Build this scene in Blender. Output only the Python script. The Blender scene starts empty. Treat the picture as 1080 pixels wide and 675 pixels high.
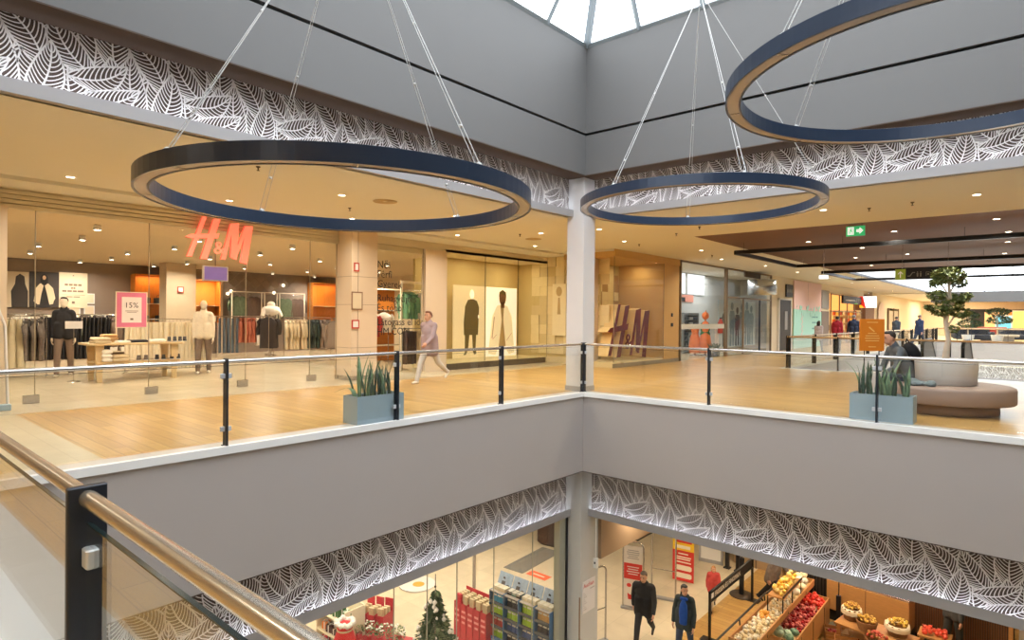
import bpy, bmesh, math, random
from mathutils import Vector, Matrix, Euler
R = math.radians
PI = math.pi
random.seed(7)
sc = bpy.context.scene
C = sc.collection
LF = -5.9            # lower floor level
CZ = 3.56            # upper gallery ceiling

# ------------------------------------------------------------------ materials
def S(r, g, b):
    f = lambda c: (c / 12.92 if c <= .04045 else ((c + .055) / 1.055) ** 2.4)
    return (f(r / 255), f(g / 255), f(b / 255), 1)

MATS = {}
def M(name, col, rough=.6, metal=0, var=.06, scale=6, bump=0, emit=None, es=1, coat=0, stretch=None):
    """procedural principled material: base colour broken up by noise"""
    if name in MATS: return MATS[name]
    m = bpy.data.materials.new(name); m.use_nodes = True
    nt = m.node_tree; b = nt.nodes['Principled BSDF']
    b.inputs['Roughness'].default_value = rough; b.inputs['Metallic'].default_value = metal
    if coat: b.inputs['Coat Weight'].default_value = coat
    tc = nt.nodes.new('ShaderNodeTexCoord'); nz = nt.nodes.new('ShaderNodeTexNoise')
    nz.inputs['Scale'].default_value = scale; nz.inputs['Detail'].default_value = 4
    src = tc.outputs['Object']
    if stretch:
        mp = nt.nodes.new('ShaderNodeMapping'); mp.inputs['Scale'].default_value = stretch
        nt.links.new(src, mp.inputs[0]); src = mp.outputs[0]
    nt.links.new(src, nz.inputs['Vector'])
    mx = nt.nodes.new('ShaderNodeMix'); mx.data_type = 'RGBA'
    mx.inputs[6].default_value = tuple(min(1, c * (1 - var)) for c in col[:3]) + (1,)
    mx.inputs[7].default_value = tuple(min(1, c * (1 + var)) for c in col[:3]) + (1,)
    nt.links.new(nz.outputs['Fac'], mx.inputs[0]); nt.links.new(mx.outputs[2], b.inputs['Base Color'])
    if emit:
        b.inputs['Emission Color'].default_value = emit; b.inputs['Emission Strength'].default_value = es
    if bump:
        bp = nt.nodes.new('ShaderNodeBump'); bp.inputs['Strength'].default_value = bump; bp.inputs['Distance'].default_value = .01
        nt.links.new(nz.outputs['Fac'], bp.inputs['Height']); nt.links.new(bp.outputs[0], b.inputs['Normal'])
    MATS[name] = m
    return m

def brick_mat(name, c1, c2, mortar, bw, bh, ms, rough, grain=0, coat=0, rot=0, spec=.5):
    m = bpy.data.materials.new(name); m.use_nodes = True; MATS[name] = m
    nt = m.node_tree; b = nt.nodes['Principled BSDF']; b.inputs['Roughness'].default_value = rough
    b.inputs['Specular IOR Level'].default_value = spec
    tc = nt.nodes.new('ShaderNodeTexCoord'); mp = nt.nodes.new('ShaderNodeMapping'); mp.inputs['Rotation'].default_value = (0, 0, rot)
    br = nt.nodes.new('ShaderNodeTexBrick')
    br.inputs['Color1'].default_value = c1; br.inputs['Color2'].default_value = c2; br.inputs['Mortar'].default_value = mortar
    br.inputs['Scale'].default_value = 1; br.inputs['Brick Width'].default_value = bw; br.inputs['Row Height'].default_value = bh
    br.inputs['Mortar Size'].default_value = ms; br.inputs['Bias'].default_value = 0
    if not grain: br.offset = 0
    nt.links.new(tc.outputs['Object'], mp.inputs[0]); nt.links.new(mp.outputs[0], br.inputs['Vector'])
    out = br.outputs['Color']
    nz = nt.nodes.new('ShaderNodeTexNoise'); nz.inputs['Scale'].default_value = 3; nz.inputs['Detail'].default_value = 5
    mp2 = nt.nodes.new('ShaderNodeMapping'); mp2.inputs['Scale'].default_value = (1, 14, 1) if grain else (1, 1, 1)
    nt.links.new(mp.outputs[0], mp2.inputs[0]); nt.links.new(mp2.outputs[0], nz.inputs['Vector'])
    mx = nt.nodes.new('ShaderNodeMix'); mx.data_type = 'RGBA'; mx.blend_type = 'MULTIPLY'; mx.inputs[0].default_value = .5 if grain else .25
    cr = nt.nodes.new('ShaderNodeValToRGB'); cr.color_ramp.elements[0].position = .3; cr.color_ramp.elements[1].position = .7
    cr.color_ramp.elements[0].color = (.62, .58, .52, 1); cr.color_ramp.elements[1].color = (1, 1, 1, 1)
    nt.links.new(nz.outputs['Fac'], cr.inputs[0]); nt.links.new(out, mx.inputs[6]); nt.links.new(cr.outputs[0], mx.inputs[7])
    nt.links.new(mx.outputs[2], b.inputs['Base Color'])
    return m

def glass_mat(name, tint=(1, 1, 1, 1), refl=1.0):
    """thin architectural pane: clear transmission plus a Schlick reflection"""
    m = bpy.data.materials.new(name); m.use_nodes = True; MATS[name] = m
    nt = m.node_tree; nt.nodes.remove(nt.nodes['Principled BSDF']); o = nt.nodes['Material Output']
    g = nt.nodes.new('ShaderNodeNewGeometry'); d = nt.nodes.new('ShaderNodeVectorMath'); d.operation = 'DOT_PRODUCT'
    nt.links.new(g.outputs['Normal'], d.inputs[0]); nt.links.new(g.outputs['Incoming'], d.inputs[1])
    def mt(op, a, b=None):
        n = nt.nodes.new('ShaderNodeMath'); n.operation = op
        for i, v in enumerate((a, b)):
            if v is None: continue
            if isinstance(v, (int, float)): n.inputs[i].default_value = v
            else: nt.links.new(v, n.inputs[i])
        return n.outputs[0]
    c = mt('ABSOLUTE', d.outputs['Value']); k = mt('POWER', mt('SUBTRACT', 1.0, c), 5.0)
    f = mt('MULTIPLY', mt('ADD', mt('MULTIPLY', k, .96), .04), refl); f = mt('MINIMUM', f, 1.0)
    t = nt.nodes.new('ShaderNodeBsdfTransparent'); t.inputs[0].default_value = tint
    gl = nt.nodes.new('ShaderNodeBsdfGlossy'); gl.inputs['Roughness'].default_value = 0; gl.inputs[0].default_value = (1, 1, 1, 1)
    mx = nt.nodes.new('ShaderNodeMixShader'); nt.links.new(f, mx.inputs[0]); nt.links.new(t.outputs[0], mx.inputs[1]); nt.links.new(gl.outputs[0], mx.inputs[2])
    nt.links.new(mx.outputs[0], o.inputs['Surface'])
    return m

def emat(name, col, s): return M(name, (.02, .02, .02, 1), .5, emit=col, es=s)

GEDGE = M('glass_edge_green', S(34, 48, 48), .2)
GLASS = glass_mat('clear_glass', (.97, .985, .975, 1))
SHOPGLASS = glass_mat('shop_glass', (.98, .985, .975, 1), .5)
SKYGLASS = glass_mat('roof_glass', (.97, .98, 1, 1), .5)
GREY = M('grey_paint', S(100, 99, 98), .7, var=.02, scale=1.5)
SLAB = M('slab_paint', S(174, 167, 163), .6, var=.02, scale=1.5)
LEDGE = M('ledge_paint', S(160, 157, 157), .6, var=.02)
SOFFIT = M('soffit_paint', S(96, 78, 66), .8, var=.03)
WHITE = M('white_paint', S(226, 224, 220), .55, var=.02)
TRIM = M('pale_stone_edge', S(236, 236, 234), .4, var=.02)
CREAM = M('cream_plaster', S(232, 216, 184), .75, var=.02, scale=2)
CEILW = M('ceiling_white', S(230, 226, 212), .85, var=.015, scale=1)
BROWNC = M('brown_ceiling', S(106, 70, 44), .7, var=.08, scale=2)
DARK = M('dark_steel', S(46, 50, 58), .4, .3, var=.05)
BLACK = M('black_metal', S(24, 23, 24), .45, .2)
STEEL = M('brushed_steel', S(196, 192, 188), .25, .9, var=.03)
CHROME = M('steel_clip', S(214, 218, 222), .4, .4)
WOOD = brick_mat('plank_floor', S(206, 166, 100), S(184, 142, 80), S(142, 106, 60), 1.6, .16, .004, .3, grain=1)
STRIP = brick_mat('strip_tile', S(206, 200, 190), S(198, 192, 182), S(186, 180, 170), .6, .6, .004, .35)
TILE = brick_mat('shop_tile', S(206, 188, 158), S(198, 180, 150), S(176, 158, 130), .6, .6, .004, .25)
LTILE = brick_mat('lower_tile', S(226, 210, 182), S(218, 202, 174), S(196, 180, 152), .9, .9, .004, .3)
OAK = M('oak', S(184, 132, 78), .5, var=.22, scale=3, stretch=(2, 12, 12))
OAKL = M('pale_oak', S(214, 186, 140), .5, var=.12, scale=3, stretch=(12, 2, 12))
BLUEBAND = M('blue_lacquer', S(46, 59, 80), .3, .1, var=.05)
STEELWARM = M('steel_warm_reflection', S(214, 204, 188), .24, .85, var=.03)  # rail steel with its warm reflection put into the colour
PLANTER = M('planter_zinc', S(160, 178, 188), .45, .1, var=.05)
LEAFG = M('snake_leaf', S(60, 92, 72), .45, var=.4, scale=14)
SKIN = M('skin', S(206, 156, 128), .55, var=.05)
SOIL = M('soil', S(60, 46, 36), .9, var=.3, scale=30, bump=.5)

# ------------------------------------------------------------------ mesh builder
class MB:
    def __init__(s): s.v = []; s.f = []; s.m = []; s.k = 0; s.sm = []
    def mat(s, k): s.k = k; return s
    def add(s, vs, fs, smooth=False):
        o = len(s.v); s.v += [tuple(x) for x in vs]
        for f in fs: s.f.append(tuple(i + o for i in f)); s.m.append(s.k); s.sm.append(smooth)
        return s
    def box(s, x0, x1, y0, y1, z0, z1, T=None):
        v = [Vector(p) for p in ((x0, y0, z0), (x1, y0, z0), (x1, y1, z0), (x0, y1, z0), (x0, y0, z1), (x1, y0, z1), (x1, y1, z1), (x0, y1, z1))]
        if T: v = [T @ p for p in v]
        return s.add(v, ((0, 3, 2, 1), (4, 5, 6, 7), (0, 1, 5, 4), (1, 2, 6, 5), (2, 3, 7, 6), (3, 0, 4, 7)))
    def cb(s, c, d, T=None):   # centre, dims
        return s.box(c[0] - d[0] / 2, c[0] + d[0] / 2, c[1] - d[1] / 2, c[1] + d[1] / 2, c[2] - d[2] / 2, c[2] + d[2] / 2, T)
    def rbox(s, x0, x1, y0, y1, z0, z1, r=.01, n=3):   # box with rounded vertical edges and small top/bottom bevel
        pts = []
        for cx, cy, a0 in ((x1 - r, y1 - r, 0), (x0 + r, y1 - r, 90), (x0 + r, y0 + r, 180), (x1 - r, y0 + r, 270)):
            for i in range(n + 1):
                a = R(a0 + 90 * i / n); pts.append((cx + r * math.cos(a), cy + r * math.sin(a)))
        cx, cy = (x0 + x1) / 2, (y0 + y1) / 2; b = min(r * .5, (z1 - z0) / 4)
        kx, ky = 1 - b / max(1e-6, (x1 - x0) / 2), 1 - b / max(1e-6, (y1 - y0) / 2)
        inn = [(cx + (x - cx) * kx, cy + (y - cy) * ky) for x, y in pts]
        return s.loft([[(x, y, z0) for x, y in inn], [(x, y, z0 + b) for x, y in pts], [(x, y, z1 - b) for x, y in pts], [(x, y, z1) for x, y in inn]], False)
    def loft(s, rings, smooth=True, caps=True):
        n = len(rings[0]); vs = [p for r in rings for p in r]; fs = []
        for i in range(len(rings) - 1):
            for j in range(n):
                k = (j + 1) % n; fs.append((i * n + j, i * n + k, (i + 1) * n + k, (i + 1) * n + j))
        s.add(vs, fs, smooth)
        if caps:
            s.add(rings[0], [tuple(reversed(range(n)))]); s.add(rings[-1], [tuple(range(n))])
        return s
    def tube(s, pts, r, n=8, smooth=True, r1=None, caps=True):
        pts = [Vector(p) for p in pts]; rings = []; L = len(pts)
        up = Vector((0, 0, 1))
        for i, p in enumerate(pts):
            d = (pts[min(i + 1, L - 1)] - pts[max(i - 1, 0)]).normalized()
            a = up if abs(d.z) < .95 else Vector((1, 0, 0))
            u = d.cross(a).normalized(); w = d.cross(u).normalized() * -1
            rr = r[i] if isinstance(r, (list, tuple)) else (r if r1 is None else r + (r1 - r) * i / (L - 1))
            rings.append([p + (u * math.cos(2 * PI * j / n) + w * math.sin(2 * PI * j / n)) * rr for j in range(n)])
        return s.loft(rings, smooth, caps)
    def lathe(s, prof, n=24, c=(0, 0, 0), smooth=True, caps=True):
        rings = [[(c[0] + r * math.cos(2 * PI * j / n), c[1] + r * math.sin(2 * PI * j / n), c[2] + z) for j in range(n)] for r, z in prof]
        return s.loft(rings, smooth, caps)
    def ell(s, c, r, n=12, m=8, T=None):
        if isinstance(r, (int, float)): r = (r, r, r)
        rings = []
        for i in range(m + 1):
            t = PI * i / m; q = max(.02, math.sin(t))
            rings.append([Vector((r[0] * q * math.cos(2 * PI * j / n), r[1] * q * math.sin(2 * PI * j / n), -r[2] * math.cos(t))) for j in range(n)])
        c = Vector(c)
        return s.loft([[(T @ p if T else p) + c for p in g] for g in rings], True)
    def caps_(s, a, b, ra, rb, n=10):   # tapered capsule
        a = Vector(a); b = Vector(b); d = b - a; L = d.length; d = d / max(L, 1e-6)
        pts = []; rr = []
        for t in (-.95, -.7, -.35): pts.append(a + d * ra * t); rr.append(ra * math.sqrt(1 - t * t))
        pts += [a, b]; rr += [ra, rb]
        for t in (.35, .7, .95): pts.append(b + d * rb * t); rr.append(rb * math.sqrt(1 - t * t))
        return s.tube(pts, rr, n)
    def poly(s, pts, h=None):
        return s.add(pts, [tuple(range(len(pts)))])
    def prism(s, pts, d):   # closed polygon extruded along vector d
        pts = [Vector(p) for p in pts]; d = Vector(d); n = len(pts)
        s.add(pts + [p + d for p in pts], [tuple(reversed(range(n))), tuple(range(n, 2 * n))] + [(i, (i + 1) % n, n + (i + 1) % n, n + i) for i in range(n)])
        return s
    def build(s, name, mats, parent=None, loc=None, rz=0):
        me = bpy.data.meshes.new(name); me.from_pydata(s.v, [], s.f)
        if not isinstance(mats, (list, tuple)): mats = [mats]
        for m in mats: me.materials.append(m)
        for p, k, q in zip(me.polygons, s.m, s.sm): p.material_index = min(k, len(mats) - 1); p.use_smooth = q
        bm = bmesh.new(); bm.from_mesh(me); bmesh.ops.recalc_face_normals(bm, faces=bm.faces); bm.to_mesh(me); bm.free()
        o = bpy.data.objects.new(name, me); C.objects.link(o)
        if parent: o.parent = parent
        if loc: o.location = loc
        if rz: o.rotation_euler.z = rz
        return o

def tag(o, label, cat, group=None, kind=None):
    o['label'] = label; o['category'] = cat
    if group: o['group'] = group
    if kind: o['kind'] = kind
    return o
def thing(name, label, cat, loc=(0, 0, 0), rz=0, group=None):
    o = bpy.data.objects.new(name, None); C.objects.link(o); o.location = loc; o.rotation_euler.z = rz; o.empty_display_size = .1
    return tag(o, label, cat, group)
def st(mb, name, mats): 
    o = mb.build(name, mats); o['kind'] = 'structure'; return o
def box_st(name, m, *b): return st(MB().box(*b), name, m)
def copy_tree(o, parent=None):
    c = o.copy(); C.objects.link(c)
    if parent: c.parent = parent
    for ch in o.children: copy_tree(ch, c)
    return c
def dup(o, loc, rz=None, label=None, group=None, scale=None):
    c = copy_tree(o); c.location = loc
    if rz is not None: c.rotation_euler.z = rz
    if label: c['label'] = label
    if group: c['group'] = group
    if scale: c.scale = (scale,) * 3 if isinstance(scale, (int, float)) else scale
    return c
def text(name, body, size, mat, loc, face, parent=None, ext=.002, align='LEFT', sy=1):
    cu = bpy.data.curves.new(name, 'FONT'); cu.body = body; cu.size = size; cu.extrude = ext; cu.align_x = align; cu.resolution_u = 2
    cu.materials.append(mat)
    o = bpy.data.objects.new(name, cu); C.objects.link(o)
    o.location = loc; o.rotation_euler = {'x': (R(90), 0, R(90)), '-y': (R(90), 0, 0), '-x': (R(90), 0, R(-90))}.get(face, face)
    dg = bpy.context.evaluated_depsgraph_get(); dg.update(); me = bpy.data.meshes.new_from_object(o.evaluated_get(dg))
    q = bpy.data.objects.new(name, me); C.objects.link(q); q.location = o.location; q.rotation_euler = o.rotation_euler; bpy.data.objects.remove(o); o = q
    if parent: o.parent = parent
    return o

class FR:   # flat frame: u along, v up, w out of the surface
    def __init__(s, o, u, n): s.o = Vector(o); s.u = Vector(u); s.n = Vector(n); s.vv = Vector((0, 0, 1))
    def __call__(s, u, v, w=0): return s.o + s.u * u + s.vv * v + s.n * w
def ellip2(cx, cy, rx, ry, n=14, a=0): 
    return [(cx + rx * math.cos(2 * PI * i / n) * math.cos(a) - ry * math.sin(2 * PI * i / n) * math.sin(a), cy + rx * math.cos(2 * PI * i / n) * math.sin(a) + ry * math.sin(2 * PI * i / n) * math.cos(a)) for i in range(n)]

# ------------------------------------------------------------------ camera, world
cam = bpy.data.cameras.new('camera'); co = bpy.data.objects.new('camera', cam); C.objects.link(co)
cam.sensor_width = 36; cam.lens = 646 / 1080 * 36; cam.clip_start = .05; cam.clip_end = 300
a_ = R(48.88)
xr = Vector((math.sin(a_), math.cos(a_), 0)); fw = Vector((-math.cos(a_), math.sin(a_), 0)); upv = Vector((0, 0, 1))
pt = math.atan(3.2 / 646); rl_ = math.atan(.00913)
f2 = fw * math.cos(pt) - upv * math.sin(pt); u2 = upv * math.cos(pt) + fw * math.sin(pt)
# the picture is rolled clockwise by half a degree
x3 = xr * math.cos(rl_) + u2 * math.sin(rl_); u3 = u2 * math.cos(rl_) - xr * math.sin(rl_)
mt_ = Matrix((x3, u3, -f2)).transposed().to_4x4(); mt_.translation = Vector((6.979, -10.189, 1.5))
co.matrix_world = mt_; sc.camera = co
def camd(lat, dep, z=0): 
    p = Vector((6.979, -10.189, 0)) + xr * lat + fw * dep; return (p.x, p.y, z)

w = bpy.data.worlds.new('overcast_sky'); sc.world = w; w.use_nodes = True
nt = w.node_tree; bg = nt.nodes['Background']
tc = nt.nodes.new('ShaderNodeTexCoord'); nz = nt.nodes.new('ShaderNodeTexNoise'); nz.inputs['Scale'].default_value = 2
cr = nt.nodes.new('ShaderNodeValToRGB'); cr.color_ramp.elements[0].color = (.84, .92, 1, 1); cr.color_ramp.elements[1].color = (.98, 1, 1, 1)
nt.links.new(tc.outputs['Generated'], nz.inputs['Vector']); nt.links.new(nz.outputs['Fac'], cr.inputs[0]); nt.links.new(cr.outputs[0], bg.inputs[0])
bg.inputs[1].default_value = SKY = 6.0

def area(name, loc, rot, sx, sy, power, col, shape='RECTANGLE', spread=180):
    l = bpy.data.lights.new(name, 'AREA'); l.shape = shape; l.size = sx; l.size_y = sy; l.energy = power; l.color = col; l.spread = R(spread)
    o = bpy.data.objects.new(name, l); C.objects.link(o); o.location = loc; o.rotation_euler = rot
    return o
WARM = (1, .94, .80)

# ------------------------------------------------------------------ setting: floors, slabs, ceilings
VX, VY = 13.0, -9.63       # the void: x 0..13, y -9.63..0
XS, XF = -5.6, -4.42       # shop front line of the clothes store, end of the planks
def floor_piece(name, m, x0, x1, y0, y1, z=0, t=.05): return box_st(name, m, x0, x1, y0, y1, z - t, z)
# planks
floor_piece('floor_left', WOOD, XF, -.3, -8.2, 6.1)
floor_piece('floor_left_end', WOOD, XF, -.3, -15, -9.0)
floor_piece('floor_right', WOOD, -.3, VX, .3, 9.4); floor_piece('floor_mall', WOOD, -2.75, -.3, 6.1, 44); floor_piece('floor_mall_edge', WOOD, -.3, .75, 9.4, 44)
floor_piece('floor_near', WOOD, -.3, VX, -15, -10.13)
# tile strips by the edge, white stone nosing
floor_piece('floor_strip_left', STRIP, -.3, -.03, -10.13, .3); floor_piece('floor_strip_right', STRIP, -.03, VX, .03, .3); floor_piece('floor_strip_near', STRIP, -.03, VX, -10.13, VY - .25)
floor_piece('floor_band_left', brick_mat('band_tile', S(206, 190, 156), S(200, 182, 148), S(184, 164, 130), .6, .6, .004, .35), XF, -.3, -9.0, -8.2); floor_piece('floor_strip_far', STRIP, .75, 1.0, 9.7, 44); floor_piece('floor_strip_mall', STRIP, .75, VX, 9.4, 9.7)
box_st('trim_1', TRIM, -.03, .04, VY, .03, -.075, .012); box_st('trim_2', TRIM, .04, VX, -.04, .03, -.075, .012)
box_st('trim_3', TRIM, -.03, VX, VY - .25, VY + .02, -.075, .004)
# store floor
floor_piece('floor_store', TILE, -17, XF, -16, 6.1)
floor_piece('floor_shops', TILE, -9, -2.75, 6.1, 44)
# slab faces round the void and their undersides
z0, z1 = -1.574, -.05
box_st('wall_left', SLAB, -.45, 0, VY, .0, z0, z1); box_st('wall_right', SLAB, -.45, VX, 0, .45, z0, z1)
box_st('wall_near', SLAB, -.45, VX, VY - .45, VY, z0, z1)
box_st('wall_end', GREY, VX, VX + .3, -15.3, 66.3, LF, 7.2)
# floor slab body behind the faces (dark voids between levels)
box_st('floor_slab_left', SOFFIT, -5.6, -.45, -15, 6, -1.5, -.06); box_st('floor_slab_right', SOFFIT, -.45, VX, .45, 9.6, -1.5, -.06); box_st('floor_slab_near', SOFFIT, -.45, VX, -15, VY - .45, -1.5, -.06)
box_st('wall_mall', SLAB, .6, 1.0, 9.7, 44, -1.57, -.06); box_st('wall_mall_front', SLAB, 1.0, VX, 9.55, 9.7, -1.57, -.06)
box_st('wall_far_edge', SLAB, 1.0, VX, 43.5, 43.9, -1.57, 0)
# upper bulkhead around the roof light
SOFSHADE = M('soffit_shade', S(78, 62, 52), .8, var=.03)  # shade under the grey bulkhead and slab, painted as dark brown sheets
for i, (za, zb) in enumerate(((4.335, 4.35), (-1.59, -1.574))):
    st(MB().box(-.45, -.002, VY, .45, za, zb).box(-.002, VX, .002, .45, za, zb).box(-.45, VX, VY - .45, VY - .002, za, zb), 'ceiling_soffit_shade_%s' % ('upper', 'lower')[i], SOFSHADE)
LX = 9.4                  # the roof light ends here
def bulk(name, x0, x1, y0, y1, za, zb): return box_st(name, GREY, x0, x1, y0, y1, za, zb)
bulk('wall_left_upper', -.5, 0, VY, .5, 4.35, 5.13); bulk('wall_right_upper', 0, VX, 0, .5, 4.35, 5.13); bulk('wall_near_upper', -.5, VX, VY - .5, VY, 4.35, 5.13)
bulk('wall_left_top', -.5, 0, VY, .5, 5.18, 6.9); bulk('wall_right_top', 0, VX, 0, .5, 5.18, 6.9); bulk('wall_near_top', -.5, VX, VY - .5, VY, 5.18, 6.9)
for i, b in enumerate(((-.5, -.09, VY - .5, .5), (-.09, VX, .09, .5), (-.09, VX, VY - .5, VY - .09))):
    box_st('wall_gap_%d' % i if i else 'wall_gap', BLACK, b[0], b[1], b[2], b[3], 5.12, 5.19)
# trim ledges under the leaf panels
for i, (za, zb) in enumerate(((3.56, 3.70), (-2.58, -2.43))):
    k = i * 4 + 4
    box_st('trim_%d' % k, LEDGE, -.365, -.35, VY, .35, za, zb); box_st('trim_%d' % (k + 1), LEDGE, -.35, VX, .35, .365, za, zb); box_st('trim_%d' % (k + 2), LEDGE, -.38, VX, VY - .38, VY - .35, za, zb)
    zt = za + .015; m = MB().box(-.5, -.365, VY, .5, za, zt).box(-.365, VX, .365, .5, za, zt).box(-.45, VX, VY - .45, VY - .38, za, zt)
    st(m, 'trim_%d' % (k + 3), LEDGE)
# ceilings
def ceil(name, m, x0, x1, y0, y1, z, t=.06): return box_st(name, m, x0, x1, y0, y1, z, z + t)
ceil('ceiling_left', CEILW, XS - .2, -.45, -15, 6.05, CZ); ceil('ceiling_right', CEILW, -.45, VX, .45, 4.4, CZ); ceil('ceiling_mall', CEILW, -2.75, -.45, 6.05, 44, CZ); ceil('ceiling_mall_edge', CEILW, -.45, .29, 4.4, 44, CZ)
ceil('ceiling_near', CEILW, -.45, VX, -15, VY - .45, CZ)
ceil('ceiling_brown', BROWNC, .29, VX, 4.4, 18.6, CZ)
box_st('wall_store_side', CREAM, -17, -6.9, 6.1, 6.25, 0, 3.56)
ceil('ceiling_store', M('store_ceiling', S(228, 208, 172), .8, var=.02), -17, -5.7, -16, 1.4, 3.18); ceil('ceiling_store_right', MATS['store_ceiling'], -17, -7.0, 1.4, 6.1, 3.18)
ceil('ceiling_shops', CEILW, -9, -2.9, 6.3, 44, CZ + .01)
ceil('ceiling_lower_left', CEILW, -9, -.5, -15, .45, -2.62); ceil('ceiling_lower_right', CEILW, -9, VX, .5, 12, -2.62); ceil('ceiling_lower_near', CEILW, -.5, VX, -15, VY - .45, -2.62)
ceil('ceiling_far', CEILW, -9, VX, 43.9, 66, 3.5)
# lower floor
floor_piece('floor_lower', LTILE, -9, VX, -15, 44, LF)
floor_piece('floor_lower_planks', WOOD, .62, VX, 2.6, 12, LF + .01, .012)
box_st('wall_lower_back', CREAM, -9, VX, 12, 12.2, LF, -1.5); box_st('wall_lower_side', CREAM, -9.2, -9, -15, 12.2, LF, -1.5); box_st('wall_lower_near', CREAM, -9.2, VX, -15.2, -15, LF, 3.8)
box_st('trim_43', CEILW, XS, -4.75, -15, 6.05, 3.50, CZ + .01); box_st('trim_44', CEILW, -4.75, -2.75, 5.5, 6.05, 3.50, CZ + .01)
# outer walls of the upper level
WALLD = M('store_wall', S(134, 118, 104), .8, var=.04, scale=2)
box_st('wall_store_back', WALLD, -17.2, -17, -16, 6.2, 0, 3.3); box_st('wall_store_end', CREAM, -17, -.4, -16.2, -16, 0, 5.6); box_st('wall_attic_side', CREAM, -17.6, -17.3, -16.2, 44, 3.2, 5.6); box_st('wall_attic_end', CREAM, -17.6, -.4, 43.9, 44.1, 3.6, 5.6)
box_st('wall_far', M('far_wall', S(228, 214, 190), .8), -9, VX, 66, 66.3, -6, 3.8); floor_piece('floor_far', LTILE, -9, VX, 43.9, 66)
box_st('wall_shops_back', WHITE, -9.2, -9, 6.1, 66, 0, 3.7)
# roof above everything but the roof lights
box_st('ceiling_roof_left', GREY, -17.5, -.5, -16, 44, 5.6, 5.7)
box_st('ceiling_roof_right', GREY, -.5, VX, .5, 18.4, 6.9, 7.0); box_st('ceiling_roof_near', GREY, -.5, VX, -16, VY - .5, 6.9, 7.0)
box_st('ceiling_roof_end', WHITE, LX, VX, VY, 0, 6.9, 7.0)

# ------------------------------------------------------------------ columns
def column(name, x0, x1, y0, y1, za, zb, m, base):
    t = MB().box(x0, x1, y0, y1, za, zb); o = st(t, name, m)
    b = MB().box(x0 - .012, x1 + .012, y0 - .012, y1 + .012, za, za + .1).build('column_base', base, o); b['kind'] = 'structure'
    return o
column('column_upper', -.5, -.09, .09, .5, 0, 4.36, M('column_white', S(216, 214, 214), .55, var=.015), M('column_base_grey', S(168, 164, 160), .5))
column('column_lower', -.5, -.09, .09, .73, LF, -1.56, M('column_grey', S(196, 194, 190), .5, var=.02), M('column_base_grey', S(168, 164, 160), .5))

# ------------------------------------------------------------------ leaf panels
TILE_LEAVES = [  # base u,v  tip u,v  half width  bend
    (.02, .33, .02, 1.08, .16, .06), (.24, .32, .18, 1.08, .16, -.06), (.46, .34, .50, 1.1, .16, .06), (.70, .32, .66, 1.08, .16, -.06), (.90, .34, .92, 1.1, .15, .05),
    (.12, -.22, .06, .54, .16, .06), (.36, -.22, .40, .52, .16, -.06), (.84, -.22, .82, .52, .16, -.06),
    (.96, .20, .50, .80, .155, -.10), (.28, .26, -.10, .82, .145, .09), (.70, -.18, .60, .60, .15, .06), (.80, -.18, 1.0, .52, .145, -.07),
    (.02, .22, .56, .46, .13, -.09), (.06, .00, .68, .24, .13, -.09)]
def clip(pts, u0, u1, v0, v1):
    for ax, lim, sg in ((0, u0, 1), (0, u1, -1), (1, v0, 1), (1, v1, -1)):
        out = []
        for i in range(len(pts)):
            p, q = pts[i], pts[(i + 1) % len(pts)]
            a, b = (p[ax] - lim) * sg, (q[ax] - lim) * sg
            if a >= 0: out.append(p)
            if (a < 0) != (b < 0):
                t = a / (a - b); out.append((p[0] + (q[0] - p[0]) * t, p[1] + (q[1] - p[1]) * t))
        pts = out
        if len(pts) < 3: return []
    return pts
PANELB = M('panel_brown', S(74, 58, 50), .7, var=.05)
PANELW = M('panel_line_white', S(248, 244, 243), .6, var=.02)
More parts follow.
